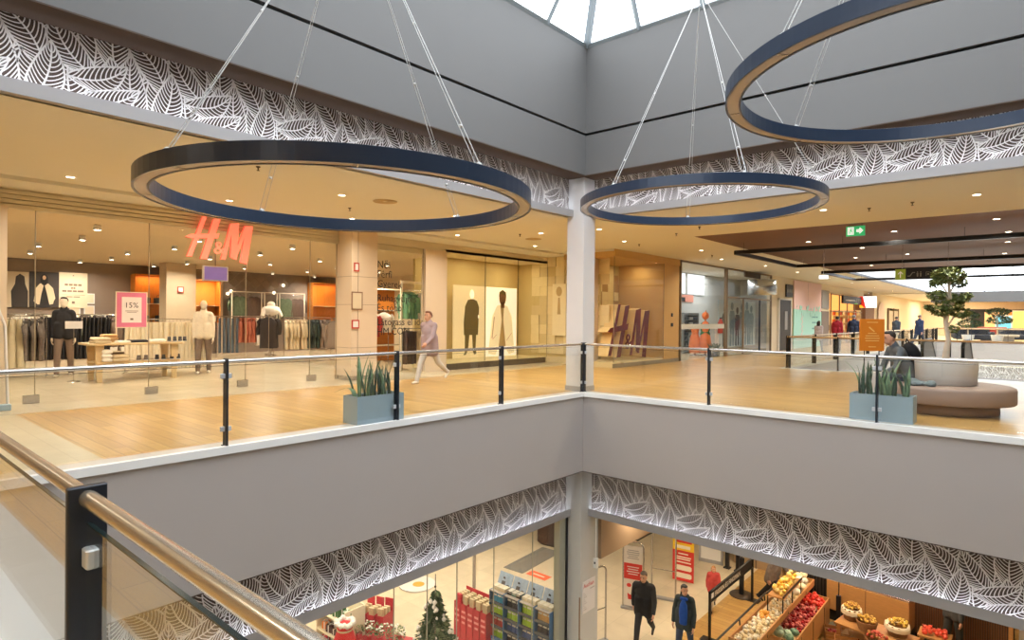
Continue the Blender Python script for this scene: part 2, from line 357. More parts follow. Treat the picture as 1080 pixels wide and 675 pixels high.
def frieze(name, fr, L, H, voff=0):
    mb = MB(); P = 1.11
    mb.mat(0); 
    a, b, c, d = fr(0, 0, 0), fr(L, 0, 0), fr(L, H, 0), fr(0, H, 0)
    mb.prism([a, b, c, d], fr.n * -.03)
    lw = .0085
    def wid(l, t): return l[4] * (math.sin(PI * t ** .9) ** .85) if 0 < t < 1 else 0
    def inside(l, u, v):      # is a point of the pattern on this leaf
        dx, dy = l[2] - l[0], l[3] - l[1]; ln = math.hypot(dx, dy); ex, ey = dx / ln, dy / ln
        a, b = u - l[0], v - voff - l[1]; t = (a * ex + b * ey) / ln
        return 0 < t < 1 and abs(b * ex - a * ey - l[5] * 4 * t * (1 - t)) < wid(l, t) - .002
    def hidden(li, k, u, v):
        for q in range(li, len(TILE_LEAVES)):
            l = TILE_LEAVES[q]
            for kk in (-1, 0, 1):
                if q == li and kk <= 0: continue
                if inside(l, u - (k + kk) * P, v): return True
        return False
    def stroke(pts, h, li, k, wz=.0016):
        for i in range(len(pts) - 1):
            (x0, y0), (x1, y1) = pts[i], pts[i + 1]; l = math.hypot(x1 - x0, y1 - y0)
            if l < 1e-6 or hidden(li, k, (x0 + x1) / 2, (y0 + y1) / 2): continue
            nx, ny = -(y1 - y0) / l * h, (x1 - x0) / l * h; ax, ay = (x1 - x0) / l * h * .4, (y1 - y0) / l * h * .4
            q = clip([(x0 + nx - ax, y0 + ny - ay), (x0 - nx - ax, y0 - ny - ay), (x1 - nx + ax, y1 - ny + ay), (x1 + nx + ax, y1 + ny + ay)], 0, L, 0, H)
            if q: mb.mat(1).add([fr(u, v, wz) for u, v in q], [tuple(range(len(q)))])
    for li, lf in enumerate(TILE_LEAVES):
        bu, bv, tu, tv, hw, bend = lf; n = 20
        dx, dy = tu - bu, tv - bv; ln = math.hypot(dx, dy); px, py = -dy / ln, dx / ln
        for k in range(-1, int(L / P) + 2):
            def cen(t):
                o = bend * 4 * t * (1 - t); return (bu + dx * t + px * o + k * P, bv + dy * t + py * o + voff)
            cs = [cen(i / n) for i in range(n + 1)]
            Ls = [(cs[i][0] + px * wid(lf, i / n), cs[i][1] + py * wid(lf, i / n)) for i in range(n + 1)]
            Rs = [(cs[i][0] - px * wid(lf, i / n), cs[i][1] - py * wid(lf, i / n)) for i in range(n + 1)]
            if max(p[0] for p in Ls + Rs) < 0 or min(p[0] for p in Ls + Rs) > L: continue
            stroke(Ls, lw, li, k); stroke(Rs, lw, li, k); stroke(cs, lw, li, k, .0022)
            nv = max(7, int(ln / .055))
            for i in range(nv):
                t0 = .05 + i / nv * .86
                for sd in (1, -1):
                    vp = []
                    for q in range(7):
                        s_ = q / 6; t = min(1, t0 + .22 * s_ ** 1.5 * (1 - t0 * .45)); cx, cy = cen(t); ww = wid(lf, t) * s_ * sd
                        vp.append((cx + px * ww, cy + py * ww))
                    stroke(vp, lw * .66, li, k, .0010)
    return st(mb, name, [PANELB, PANELW])
Y = Vector((0, 1, 0)); X = Vector((1, 0, 0))
frieze('wall_leaf_left_upper', FR((-.47, VY, 3.575), Y, X), -VY + .5, .775, .10)
frieze('wall_leaf_right_upper', FR((-.45, .47, 3.575), X, -Y), 9.5, .775, .10)
frieze('wall_leaf_left_lower', FR((-.47, VY, -2.565), Y, X), -VY + .5, .99, .06)
frieze('wall_leaf_right_lower', FR((-.45, .47, -2.565), X, -Y), 9.5, .99, .06)
for i, z in enumerate((3.585, -2.555)):   # light strips in the trough behind the ledge
    kw = dict(power=19 if i == 0 else 19, col=(.86, .9, 1))
    a = area('trough_light', (-.385, VY / 2, z), (R(180), 0, 0), .03, -VY, kw['power'], kw['col'])
    a = area('trough_light', (VX / 2 - .4, .385, z), (R(180), 0, 0), VX, .03, kw['power'] * 1.3, kw['col'])

# ------------------------------------------------------------------ roof light over the void
FRAME = M('roof_frame', S(132, 140, 144), .5, .1, var=.03)
def rooflight():
    zb, zt, ins = 6.9, 8.8, 1.35
    x0, x1, y0, y1 = 0, LX, VY, 0
    c = {'a': (x0, y1), 'b': (x1, y1), 'c': (x1, y0), 'd': (x0, y0)}
    t = {'a': (x0 + ins, y1 - ins), 'b': (x1 - ins, y1 - ins), 'c': (x1 - ins, y0 + ins), 'd': (x0 + ins, y0 + ins)}
    fr = MB()
    def bar(p, q, h=.05): fr.tube([p, q], h, 4, False)
    for k in c: bar((*c[k], zb), (*t[k], zt), .075)
    for p, q in ('ab', 'bc', 'cd', 'da'):
        bar((*c[p], zb + .02), (*c[q], zb + .02), .05); bar((*t[p], zt), (*t[q], zt), .06)
    for i in range(1, 8):
        x = 1.175 + (i - 1) * 1.26
        if x < x1 - .3:
            xt = min(max(x, x0 + ins), x1 - ins)
            bar((x, y1, zb), (xt, y1 - ins, zt)); bar((x, y0, zb), (xt, y0 + ins, zt))
            if x0 + ins < x < x1 - ins: bar((x, y0 + ins, zt), (x, y1 - ins, zt))
        y = -1.29 - (i - 1) * 1.26
        if y > y0 + .3:
            yt = min(max(y, y0 + ins), y1 - ins)
            bar((x0, y, zb), (x0 + ins, yt, zt)); bar((x1, y, zb), (x1 - ins, yt, zt))
            if y0 + ins < y < y1 - ins: bar((x0 + ins, y, zt), (x1 - ins, y, zt))
    f = st(fr, 'window_1', FRAME)
    g = MB()
    for p, q in ('ab', 'bc', 'cd', 'da'): g.add([(*c[p], zb), (*c[q], zb), (*t[q], zt), (*t[p], zt)], [(0, 1, 2, 3)])
    g.add([(*t[k], zt) for k in 'abcd'], [(0, 1, 2, 3)])
    o = g.build('window_glass', SKYGLASS, f); o['kind'] = 'structure'
rooflight()

# ------------------------------------------------------------------ ring lamps
DIFF = M('lamp_underside', S(176, 160, 146), .22, .35, var=.04)
CABLE = M('white_cable', S(200, 200, 198), .5)
def ring_lamp(c, zb, label, angs, apex, b=.10, r=1.376, wd=.1):
    t = thing('pendant_ring_lamp', label, 'lamp', (c[0], c[1], zb), 0, 'ring lamps hanging in the atrium')
    n = 96; prof = [(r, .0), (r, b), (r - .012, b + .004), (r - wd + .012, b + .004), (r - wd, b), (r - wd, 0), (r - wd + .014, 0), (r - wd + .014, .01), (r - .014, .01), (r - .014, 0)]
    m = MB(); prof2 = prof + [prof[0]]
    rings = [[(q * math.cos(2 * PI * j / n), q * math.sin(2 * PI * j / n), z) for j in range(n)] for q, z in prof2]
    m.loft(rings, False, False); m.build('ring_band', BLUEBAND, t)
    d = MB(); rings = [[(q * math.cos(2 * PI * j / n), q * math.sin(2 * PI * j / n), z) for j in range(n)] for q, z in ((r - wd + .014, .004), (r - .014, .004))]
    d.loft(rings, True, False); d.build('diffuser', DIFF, t)
    for k in range(8):
        j = MB()
        a = 2 * PI * (k + .3) / 8; u = Vector((math.cos(a), math.sin(a), 0)); v = Vector((-u.y, u.x, 0))
        p = [u * (r - wd + .016) - v * .004, u * (r - .016) - v * .004, u * (r - .016) + v * .004, u * (r - wd + .016) + v * .004]
        j.prism([q + Vector((0, 0, .003)) for q in p], (0, 0, -.003)).build('joint', STEEL, t)
    top = Vector((0, 0, apex - zb))
    for a in angs:
        p = Vector((math.cos(R(a)), math.sin(R(a)), 0)) * (r - wd / 2) + Vector((0, 0, b)); q = MB()
        s = Vector((-math.sin(R(a)), math.cos(R(a)), 0)) * .022
        q.tube([p + s, top], .0036, 6); q.tube([p - s, top], .0026, 6)
        q.ell(p + (top - p) * .12, .012, 8, 6); q.ell(p + (top - p) * .45, .010, 8, 6); q.lathe([(.02, 0), (.02, .02), (.006, .03)], 10, p)
        q.build('cable', CABLE, t)
    h = MB().lathe([(.012, -.05), (.03, -.02), (.03, .03), (.01, .06)], 12, top); h.tube([top, (0, 0, 8.75 - zb)], .005, 6)
    h.build('ceiling_cable', CABLE, t)
    return t
ring_lamp((3.03, -7.55), 2.31, 'large dark blue ring lamp hanging in front of the clothes store front, lowest of three', (-82, 2, 98, 180), 4.75, .105)
ring_lamp((3.87, -3.32), 2.80, 'dark blue ring lamp hanging beside the white corner column, smallest in view', (-106, -47, 12, 120), 5.35)
ring_lamp((6.53, -5.43), 3.0, 'dark blue ring lamp cut off by the top of the picture, highest of three', (150, 238, 330, 60), 5.6)

# ------------------------------------------------------------------ glass railings
def railing(label, A, B, ts, nrm, railm, gtop=.92, pw=.1, pt_=.024, zl=.0, clamp=True, rr=.024, postm=None, glass=True, group=None, wood=False):
    A = Vector((A[0], A[1], zl)); B = Vector((B[0], B[1], zl)); L = (B - A).length
    t = thing('glass_railing', label, 'railing', A, math.atan2((B - A).y, (B - A).x), group)
    MB().tube([(-.02, 0, .965), (L + .02, 0, .965)], rr, 14).build('handrail', railm, t)
    ts = [q for q in ts]
    for q in ts:
        p = MB().rbox(q - pt_ / 2, q + pt_ / 2, -pw / 2, pw / 2, .0, 1.0, .006, 2)
        p.box(q - pt_ / 2 - .01, q + pt_ / 2 + .01, -pw / 2 - .012, pw / 2 + .012, 0, .012)
        p.build('post', postm or DARK, t)
    if glass:
        for a, b in zip(ts[:-1], ts[1:]):
            if b - a < .3: continue
            g = MB().box(a + pt_ / 2 + .012, b - pt_ / 2 - .012, -.006, .006, .07, gtop - .004).build('glass_pane', GLASS, t); MB().box(a + pt_ / 2 + .012, b - pt_ / 2 - .012, -.0062, .0062, gtop - .004, gtop).build('pane_edge', GEDGE, t)
            if clamp:
                for x, sg in ((a + pt_ / 2, 1), (b - pt_ / 2, -1)):
                    for z in (.2, .8):
                        MB().rbox(min(x, x + sg * .05), max(x, x + sg * .05), -.017, .017, z - .028, z + .028, .008).build('clamp', CHROME, t)
    return t
railing('glass railing with dark posts in front of the clothes store gallery', (-.045, VY + .05), (-.045, .045), [.05, 2.5, 4.93, 7.17, -VY - .01], None, STEEL)
railing('glass railing with dark posts running right from the white column', (-.045, .045), (12.9, .045), [.03, 2.63, 5.17, 7.7, 10.2, 12.8], None, STEEL)
nr = railing('closest glass railing with a warm steel handrail in the bottom corner', (-.045, -9.66), (12.9, -9.66), [.03, 2.45, 4.93, 7.45, 9.9, 12.8], None, STEELWARM, .897, .1, .026)

# ------------------------------------------------------------------ planters with snake plants
def blade(mb, base, h, wd, lean, az, curl=0, n=9, cup=.25):
    d = Vector((math.cos(az), math.sin(az), 0)); s = Vector((-d.y, d.x, 0)); L = []; 
    for i in range(n):
        t = i / (n - 1); p = Vector(base) + d * (lean * t * t * h + curl * t ** 3) + Vector((0, 0, h * t - abs(curl) * .9 * t ** 3))
        ww = wd * (.75 + .5 * math.sin(PI * min(1, t * 1.05))) * (1 - t ** 5) * .5 + .001
        tw = .5 * math.sin(t * 2 + az); q = s * math.cos(tw) + d * math.sin(tw); m = d * math.cos(tw) - s * math.sin(tw)
        L.append([p - q * ww, p - m * ww * cup, p + q * ww, p + m * .004])
    mb.loft(L, True)
def planter(label, loc, rz, size, plant_label, seed, droop=()):
    L, D, H = size; t = thing('planter_box', label, 'planter', loc, rz)
    th = .018
    m = MB(); pts = lambda a, b, z: [(-a, -b, z), (a, -b, z), (a, b, z), (-a, b, z)]
    m.loft([pts(L / 2, D / 2, 0), pts(L / 2, D / 2, H), pts(L / 2 - th, D / 2 - th, H), pts(L / 2 - th, D / 2 - th, H - .06)], False, False)
    m.add(pts(L / 2, D / 2, 0), [(0, 1, 2, 3)]); m.build('box', PLANTER, t)
    s = MB().box(-L / 2 + th, L / 2 - th, -D / 2 + th, D / 2 - th, H - .09, H - .05); s.build('soil', SOIL, t)
    p = thing('snake_plant', plant_label, 'plant', Vector(loc) + Vector((0, 0, H - .05)), rz)
    rnd = random.Random(seed); mb = MB()
    for i in range(34):
        mb.mat(i % 3 == 0)
        x, y = rnd.uniform(-L * .38, L * .38), rnd.uniform(-D * .3, D * .3)
        blade(mb, (x, y, 0), rnd.uniform(.28, .52) * (1.25 if i < 6 else 1), rnd.uniform(.03, .055), rnd.uniform(0, .35), rnd.uniform(0, 2 * PI))
    for x, y, h, az, cu in droop: blade(mb, (x, y, 0), h, .06, .25, az, cu)
    mb.build('foliage', [LEAFG, M('snake_leaf_pale', S(120, 150, 112), .45, var=.3, scale=10)], p)
    return t
planter('grey blue planter box behind the railing by the clothes store', (-.26, -4.88, 0), R(90), (.8, .34, .385), 'snake plant with dark green leaves in the planter before the clothes store', 3,
        [(-.33, 0, .35, R(100), .32), (.2, 0, .5, R(-20), .22), (-.25, .0, .62, R(60), 0), (-.2, .05, .66, R(0), 0)])
planter('grey blue planter box behind the railing by the round bench', (5.13, .44, 0), 0, (.82, .36, .39), 'snake plant with slender leaves in the planter beside the round bench', 11, [(-.3, 0, .6, R(160), .1), (.1, 0, .62, 1, .05)])

# ------------------------------------------------------------------ round bench, pot and tree
BX, BY = 5.72, 2.25
SEAT = M('bench_leather', S(150, 126, 112), .55, var=.05)
t = thing('round_bench', 'round brown upholstered bench with a white plant tub in its middle', 'bench', (BX, BY, 0))
MB().lathe([(.50, .18), (.915, .18), (.93, .20), (.932, .40), (.92, .435), (.88, .452), (.40, .452)], 64).build('seat', SEAT, t)
MB().lathe([(.70, 0), (.72, .01), (.72, .18), (.60, .18)], 48).build('plinth', M('bench_plinth', S(150, 120, 92), .5, var=.3, scale=4), t)
t = thing('plant_tub', 'round white tub standing on the brown bench, tree growing in it', 'planter', (BX, BY, .452))
MB().lathe([(.40, 0), (.425, .01), (.44, .40), (.445, .42), (.425, .42), (.415, .36)], 48, caps=False).build('tub', WHITE, t)
MB().lathe([(.01, .355), (.2, .365), (.416, .355)], 32).build('soil', SOIL, t)
FOL = M('tree_leaf', S(96, 112, 60), .5, var=.5, scale=5); FOL2 = M('tree_leaf_light', S(150, 158, 96), .5, var=.4, scale=5); BARK = M('pale_bark', S(206, 190, 168), .8, var=.25, scale=8, bump=.4)
def leaves(mb, c, r, n, rnd, size=.045):
    for i in range(n):
        u = rnd.uniform(-1, 1); a = rnd.uniform(0, 2 * PI); q = math.sqrt(1 - u * u); k = rnd.uniform(.55, 1) ** .5
        p = Vector(c) + Vector((r[0] * q * math.cos(a), r[1] * q * math.sin(a), r[2] * u)) * k
        e = Euler((rnd.uniform(-.9, .9), rnd.uniform(-.9, .9), rnd.uniform(0, 6.3))).to_matrix(); s = size * rnd.uniform(.7, 1.3)
        mb.mat(rnd.random() < .3)
        mb.add([p + e @ Vector(v) * s for v in ((-1, 0, 0), (-.3, -.38, .08), (.4, -.3, .05), (1, 0, -.1), (.4, .3, .05), (-.3, .38, .08))], [(0, 1, 2, 3, 4, 5)])
t = thing('potted_tree', 'small tree with pale trunk and tiered green foliage in the white tub', 'tree', (BX, BY, .80))
rnd = random.Random(5); tr = MB(); fo = MB()
tr.tube([(0, 0, -.03), (.0, .01, .12), (.03, 0, .4), (-.01, 0, .7), (.05, .0, 1.0), (.03, 0, 1.28), (.06, 0, 1.42)], [.085, .05, .038, .034, .03, .022, .015], 12)
ur = Vector(xr)
for off, z, rx, rz_, n in ((.03, 1.46, .26, .13, 520), (.20, 1.34, .13, .08, 160), (-.14, 1.36, .12, .07, 130), (-.17, 1.12, .15, .08, 190), (.20, 1.07, .16, .09, 230), (.33, 1.12, .09, .05, 80), (-.10, .86, .14, .08, 200), (.22, .84, .15, .09, 240), (-.27, .92, .09, .05, 80), (.10, .56, .10, .06, 60), (-.22, 1.28, .06, .04, 30), (.04, .98, .22, .10, 220)):
    c = ur * off; leaves(fo, (c.x, c.y, z), (rx, rx, rz_), n, rnd, .04)
    tr.tube([(.02, 0, z - .22), (c.x * .6, c.y * .6, z - .06), (c.x, c.y, z)], .016, 6, r1=.006)
tr.build('trunk', BARK, t); fo.build('foliage', [FOL, FOL2], t)

# ------------------------------------------------------------------ small ceiling fittings
LENS = emat('lamp_lens', (1, .82, .58, 1), 14); LENSW = emat('lamp_lens_white', (1, .9, .75, 1), 10)
dl = None
def downlight(x, y, z, label, group, power=0, col=WARM, r=.055, lens=LENS, sp=150):
    t = thing('ceiling_downlight', label, 'light', (x, y, z), 0, group)
    MB().lathe([(r * 1.0, -.004), (r * 1.35, -.006), (r * 1.4, 0)], 20, caps=False).build('trim_ring', WHITE, t)
    MB().lathe([(.001, -.002), (r, -.002)], 16).build('lens', lens, t)
    if power:
        l = area('downlight_lamp', (0, 0, -.012), (0, 0, 0), .09, .09, power, col, 'DISK', sp); l.parent = t
G1 = 'recessed lights in the gallery ceilings'; LBL = 'round recessed downlight glowing warm in the pale gallery ceiling'
PW = 37
for x, y in ((-2.15, -6.9), (-2.15, -4.2), (-2.15, -1.5), (-2.4, 1.6), (-4.2, -7.6), (-4.2, -5.2), (-4.2, -2.6), (-4.3, .6), (-4.2, 3.6), (-1.6, 4.2), (-2.15, -10.5), (-.9, 1.9), (6.1, 2.3), (1.4, 2.6), (3.8, 2.3), (8.6, 2.3),
             (-.9, 7.5), (-1.5, 10.5), (-1.2, 14), (-1.2, 18), (-1.2, 23), (-1.2, 28), (-1.2, 34), (-1.2, 40), (2, -12), (5, -12), (8, -12), (11, -12)):
    downlight(x, y, CZ, LBL, G1, PW)
for x, y in ((2.2, 7.2), (3.0, 9.5), (3.7, 12.2), (2.2, 12.5), (6.2, 5.5), (6.3, 7.9), (6.2, 10.2), (6.0, 13.6), (4.3, 6.3), (8.2, 7.5), (2.0, 16), (4.6, 15.5)):
    downlight(x, y, CZ, 'round recessed downlight in the dark brown ceiling field', 'recessed lights in the brown ceiling', 26)
def sprinkler(x, y): 
    o = MB().lathe([(.03, 0), (.03, -.012), (.012, -.02), (.008, -.05), (.022, -.055), (.022, -.06)], 12, caps=True).build('ceiling_sprinkler', M('sprinkler', S(90, 76, 60), .5, .5), None, (x, y, CZ))
    tag(o, 'small dark sprinkler head under the pale gallery ceiling', 'sprinkler', 'sprinkler heads on the gallery ceilings')
for x, y in ((-1.3, -6.1), (-3.1, -3.4), (-1.3, -1.2), (-2.9, 1.4), (4.5, 2.6), (1.1, 2.9), (-1.6, 5.0), (5.2, 2.4), (.2, 3.6), (-1.2, 9.0)): sprinkler(x, y)
def vent(x, y, lab):
    t = thing('ceiling_vent', lab, 'vent', (x, y, CZ))
    m = MB()
    for i in range(5): m.lathe([(.05 + i * .035, -.004), (.07 + i * .035, -.014), (.075 + i * .035, -.006)], 24, caps=False)
    m.build('diffuser', M('vent_metal', S(196, 172, 130), .6), t)
vent(-3.2, 2.3, 'round air vent in the gallery ceiling near the poster window'); vent(-2.0, -3.4, 'round air vent in the ceiling seen through the largest ring lamp')
# dark track frames hung under the ceiling
def track(name, label, x0, y0, x1, y1):
    t = thing(name, label, 'light track', (x0, y0, CZ - .24)); h = .045
    MB().box(0, x1 - x0, -h, h, -.06, .04).build('front_bar', BLACK, t); MB().box(-h, h, h, y1 - y0, -.06, .04).build('side_bar', BLACK, t); MB().box(0, x1 - x0, y1 - y0 - h, y1 - y0 + h, -.06, .04).build('rear_bar', BLACK, t)
    for k in range(5):
        for yy in (0, y1 - y0): MB().tube([((k + .1) * (x1 - x0) / 5, yy, .04), ((k + .1) * (x1 - x0) / 5, yy, .24)], .004, 6).build('hanger', BLACK, t)
track('hanging_light_track', 'black rectangular light track hung below the brown ceiling, nearer one', .55, 6.4, 12.6, 11.8)
track('hanging_light_track', 'black rectangular light track hung below the brown ceiling, farther one', .5, 15.2, 12.6, 20.6)
# exit sign and direction sign
GREEN = M('exit_green', S(46, 150, 92), .5, emit=S(46, 160, 96), es=.9); SIGNW = M('exit_white', S(235, 245, 238), .5, emit=S(235, 245, 238), es=.8)
t = thing('exit_sign', 'green emergency exit sign hanging from the brown ceiling', 'sign', (3.86, 4.6, 3.42)); 
MB().box(-.18, .18, -.015, .015, -.11, .1).build('sign_box', GREEN, t)
f = FR((0, -.016, 0), X, -Y); m = MB()
m.prism([f(.02, -.03), f(.08, -.03), f(.08, -.07), f(.15, 0), f(.08, .07), f(.08, .03), f(.02, .03)], f.n * .003)
m.box(-.15, -.03, -.019, -.016, -.08, .08); m.build('arrow', SIGNW, t)
m = MB(); m.prism([f(p[0], p[1], .004) for p in ellip2(-.085, .052, .013, .013, 10)], f.n * .003)
m.prism([f(*p, .004) for p in ((-.11, .03), (-.075, .035), (-.07, 0), (-.05, -.02), (-.055, -.03), (-.085, -.01), (-.1, -.06), (-.115, -.06), (-.1, -.005))], f.n * .003)
m.build('running_figure', GREEN, t); MB().tube([(-.12, 0, .1), (-.12, 0, .14)], .006).tube([(.12, 0, .1), (.12, 0, .14)], .006).build('hanger', BLACK, t)
t = thing('direction_sign', 'long black direction sign with a green arrow square, hung in the mall', 'sign', (4.56, 9.0, 2.73))
MB().box(-.66, .66, -.03, .03, -.14, .14).build('sign_board', BLACK, t)
MB().box(-.66, -.42, -.034, -.03, -.14, .14).build('arrow_panel', M('sign_green', S(150, 166, 52), .5, emit=S(150, 166, 52), es=.25), t)
f = FR((-.54, -.035, 0), X, -Y); LITE = M('sign_white', S(226, 222, 206), .5, emit=S(226, 222, 206), es=.3); m = MB()
m.prism([f(-.012, -.09), f(.012, -.09), f(.012, .04), f(.05, 0), f(.065, .015), f(0, .085), f(-.065, .015), f(-.05, 0), f(-.012, .04)], f.n * .003); m.build('arrow', LITE, t)
DIM = M('sign_grey_icon', S(130, 124, 110), .5); f = FR((0, -.031, 0), X, -Y)
for u, k in ((-.30, 0), (-.12, 1), (.08, 2), (.26, 1), (.45, 0), (.56, 2)):
    m = MB()
    if k == 0: m.prism([f(u - .08, -.06), f(u - .02, -.06), f(u + .04, .03), f(u + .09, .03), f(u + .09, .05), f(u + .03, .05), f(u - .03, -.04), f(u - .08, -.04)], f.n * .003)
    if k == 1:
        for d in (-.035, .035): m.prism([f(*p) for p in ellip2(u + d, .05, .016, .016, 10)], f.n * .003).prism([f(u + d - .022, .025), f(u + d + .022, .025), f(u + d + .014, -.07), f(u + d - .014, -.07)], f.n * .003)
    if k == 2: m.prism([f(u - .05, -.06), f(u - .04, -.06), f(u - .04, .04), f(u + .03, .04), f(u + .03, .05), f(u - .05, .05)], f.n * .003).prism([f(*p) for p in ellip2(u + .0, -.01, .025, .025, 10)], f.n * .003)
    m.build('pictogram', DIM, t)
MB().tube([(-.5, 0, .14), (-.5, 0, .83)], .006).tube([(.5, 0, .14), (.5, 0, .83)], .006).build('hanger', STEEL, t)

# ------------------------------------------------------------------ figures
HAIRD = M('hair_dark', S(36, 28, 24), .6, var=.3, scale=30); MANN = M('mannequin_white', S(224, 206, 180), .5, var=.02)
EYE = M('eye_dark', S(30, 24, 22), .3); LIP = M('lip', S(160, 92, 84), .5)
def remesh(o, vox, sm=2):
    r = o.modifiers.new('remesh', 'REMESH'); r.mode = 'VOXEL'; r.voxel_size = vox; r.use_smooth_shade = True
    s = o.modifiers.new('smooth', 'SMOOTH'); s.factor = .5; s.iterations = sm
    return o
def human(name, label, cat, loc, rz, H, legs=((20, 8), (-22, 18)), arms=((-18, 8, 14), (22, 8, 20)), lean=3, turn=0, nod=0, top=None, tk='sweater', trous=None, shoe=None,
          hair=None, hk='short', skin=SKIN, vox=.013, face=True, group=None, slim=1.0, inner=None, z0=None):
    t = thing(name, label, cat, loc, rz, group); h = H
    hip = Vector((0, 0, 0)); ln = R(lean)
    up = Vector((0, -math.sin(ln), math.cos(ln)))
    def seg(p, ang, out, L, s): 
        a = R(ang); o = R(out); return p + Vector((s * math.sin(o), -math.sin(a) * math.cos(o), -math.cos(a) * math.cos(o))) * L
    J = {}
    for i, s in enumerate((-1, 1)):
        a, k = legs[i]; hp = hip + Vector((s * .052 * h, 0, 0)); kn = seg(hp, a, 2, .245 * h, s); an = seg(kn, a - k, 0, .245 * h, s)
        J[s] = [hp, kn, an, R(min(0, a - k + 12))]
    low = min(J[s][2].z for s in J) - .04 * h if z0 is None else z0
    for s in J: J[s][:3] = [p - Vector((0, 0, low)) for p in J[s][:3]]
    hip = Vector((0, 0, -low)); sh = hip + up * .29 * h; nk = sh + up * .035 * h; hd = nk + up * .075 * h + Vector((0, -.012 * h - math.sin(R(nod)) * .03 * h, 0))
    A = {}
    for i, s in enumerate((-1, 1)):
        a, o, e = arms[i]; s0 = sh + Vector((s * .1 * h * slim, 0, -.02 * h)); el = seg(s0, a, o, .165 * h, s); wr = seg(el, a + e, o * .3 - 2, .145 * h, s)
        A[s] = [s0, el, wr, (wr - el).normalized()]
    def torso(m, g, low_=0):
        m.ell(hip + up * .02 * h, (.088 * h * slim + g, .06 * h + g, .075 * h + g), 14, 8); m.ell(hip + up * .10 * h, (.08 * h * slim + g, .056 * h + g, .08 * h), 14, 8)
        m.ell(hip + up * .20 * h, (.092 * h * slim + g, .062 * h + g, .105 * h + g), 14, 8); m.caps_(sh + Vector((-.085 * h * slim, 0, -.012 * h)), sh + Vector((.085 * h * slim, 0, -.012 * h)), .032 * h + g, .032 * h + g)
    def arm(m, g, s, stop=1.0):
        s0, el, wr, d = A[s]; m.caps_(s0, el, .029 * h + g, .023 * h + g); m.caps_(el, el + (wr - el) * stop, .023 * h + g, .016 * h + g)
    def leg(m, g, s, stop=1.0):
        hp, kn, an, f = J[s]; m.caps_(hp, kn, .05 * h + g, .034 * h + g); m.caps_(kn, kn + (an - kn) * stop, .034 * h + g, .023 * h + g)
    m = MB(); torso(m, -.006)
    T = Matrix.Rotation(R(turn), 3, 'Z') @ Matrix.Rotation(R(nod), 3, 'X')
    m.caps_(sh, hd, .034 * h, .032 * h); m.ell(hd + T @ Vector((0, .004 * h, .012 * h)), (.043 * h, .053 * h, .058 * h), 16, 12, T)
    m.ell(hd + T @ Vector((0, -.018 * h, -.028 * h)), (.032 * h, .034 * h, .036 * h), 12, 8, T)
    if face:
        m.caps_(hd + T @ Vector((0, -.05 * h, .008 * h)), hd + T @ Vector((0, -.062 * h, -.012 * h)), .006 * h, .009 * h, 6)
        for s in (-1, 1): m.ell(hd + T @ Vector((s * .043 * h, .004 * h, -.002 * h)), (.006 * h, .011 * h, .018 * h), 8, 6, T)
    for s in (-1, 1):
        arm(m, -.004, s); leg(m, -.006, s); wr, d = A[s][2], A[s][3]
        fwd = Vector((0, -1, 0)); side = fwd - d * fwd.dot(d); side.normalize(); nrm = d.cross(side)
        pc = wr + d * .03 * h
        m.caps_(wr, wr + d * .045 * h + side * .012 * h, .013 * h, .012 * h); m.caps_(wr, wr + d * .045 * h - side * .012 * h, .013 * h, .012 * h)
        inw = nrm * (1 if nrm.x * s < 0 else -1)
        for q in range(4):
            b = wr + d * .052 * h + side * (.017 - .0115 * q) * h; l = (.036, .042, .038, .03)[q] * h
            k = b + d * l * .55 + inw * .004 * h; m.caps_(b, k, .0056 * h, .005 * h, 6); m.caps_(k, k + d * l * .4 + inw * .014 * h, .005 * h, .0045 * h, 6)
        b = wr + d * .018 * h + side * .017 * h; k = b + d * .022 * h + side * .014 * h + inw * .005 * h; m.caps_(b, k, .0075 * h, .006 * h, 6); m.caps_(k, k + d * .02 * h + inw * .006 * h, .006 * h, .005 * h, 6)
    if not shoe:
        for s in (-1, 1): an = J[s][2]; m.caps_(an + Vector((0, .02 * h, -.022 * h)), an + Vector((0, -.09 * h, -.026 * h)), .02 * h, .014 * h)
    body = remesh(m.build('body', skin, t), min(vox, .011))
    if face:
        e = MB()
        for s in (-1, 1): e.ell(hd + T @ Vector((s * .018 * h, -.046 * h, .012 * h)), (.006 * h, .005 * h, .0038 * h), 8, 6, T); e.ell(hd + T @ Vector((s * .018 * h, -.047 * h, .023 * h)), (.011 * h, .004 * h, .0025 * h), 8, 6, T)
        e.build('eyes', EYE, t); MB().ell(hd + T @ Vector((0, -.05 * h, -.029 * h)), (.013 * h, .005 * h, .004 * h), 8, 6, T).build('mouth', LIP, t)
    if trous:
        m = MB(); m.ell(hip + up * .015 * h, (.09 * h * slim + .008, .062 * h + .008, .08 * h), 14, 8)
        for s in (-1, 1): leg(m, .012, s, .97)
        remesh(m.build('trousers', trous, t), vox)
    if top:
        m = MB(); torso(m, .016 if tk == 'sweater' else .028)
        for s in (-1, 1): arm(m, .011 if tk == 'sweater' else .017, s, .95)
        m.caps_(sh, nk + up * .012 * h, .046 * h, .04 * h)
        for s in (-1, 1):
            for yy in (-.018, .018):
                a_0 = hip + up * .12 * h + Vector((s * .046 * h * slim, yy * h, 0)); b_0 = hip + up * (-.015 if tk == 'sweater' else -.075) * h + Vector((s * .054 * h * slim, yy * h, 0)); g_ = .018 if tk == 'sweater' else .032
                m.caps_(a_0, b_0, .05 * h + g_, .048 * h + g_, 14)
        if tk == 'coat':
            m.ell(hip - up * .02 * h, (.10 * h * slim + .014, .075 * h + .012, .10 * h), 16, 8)
            m.caps_(nk + Vector((-.035 * h, .012 * h, 0)), nk + Vector((.035 * h, .012 * h, 0)), .022 * h, .022 * h)
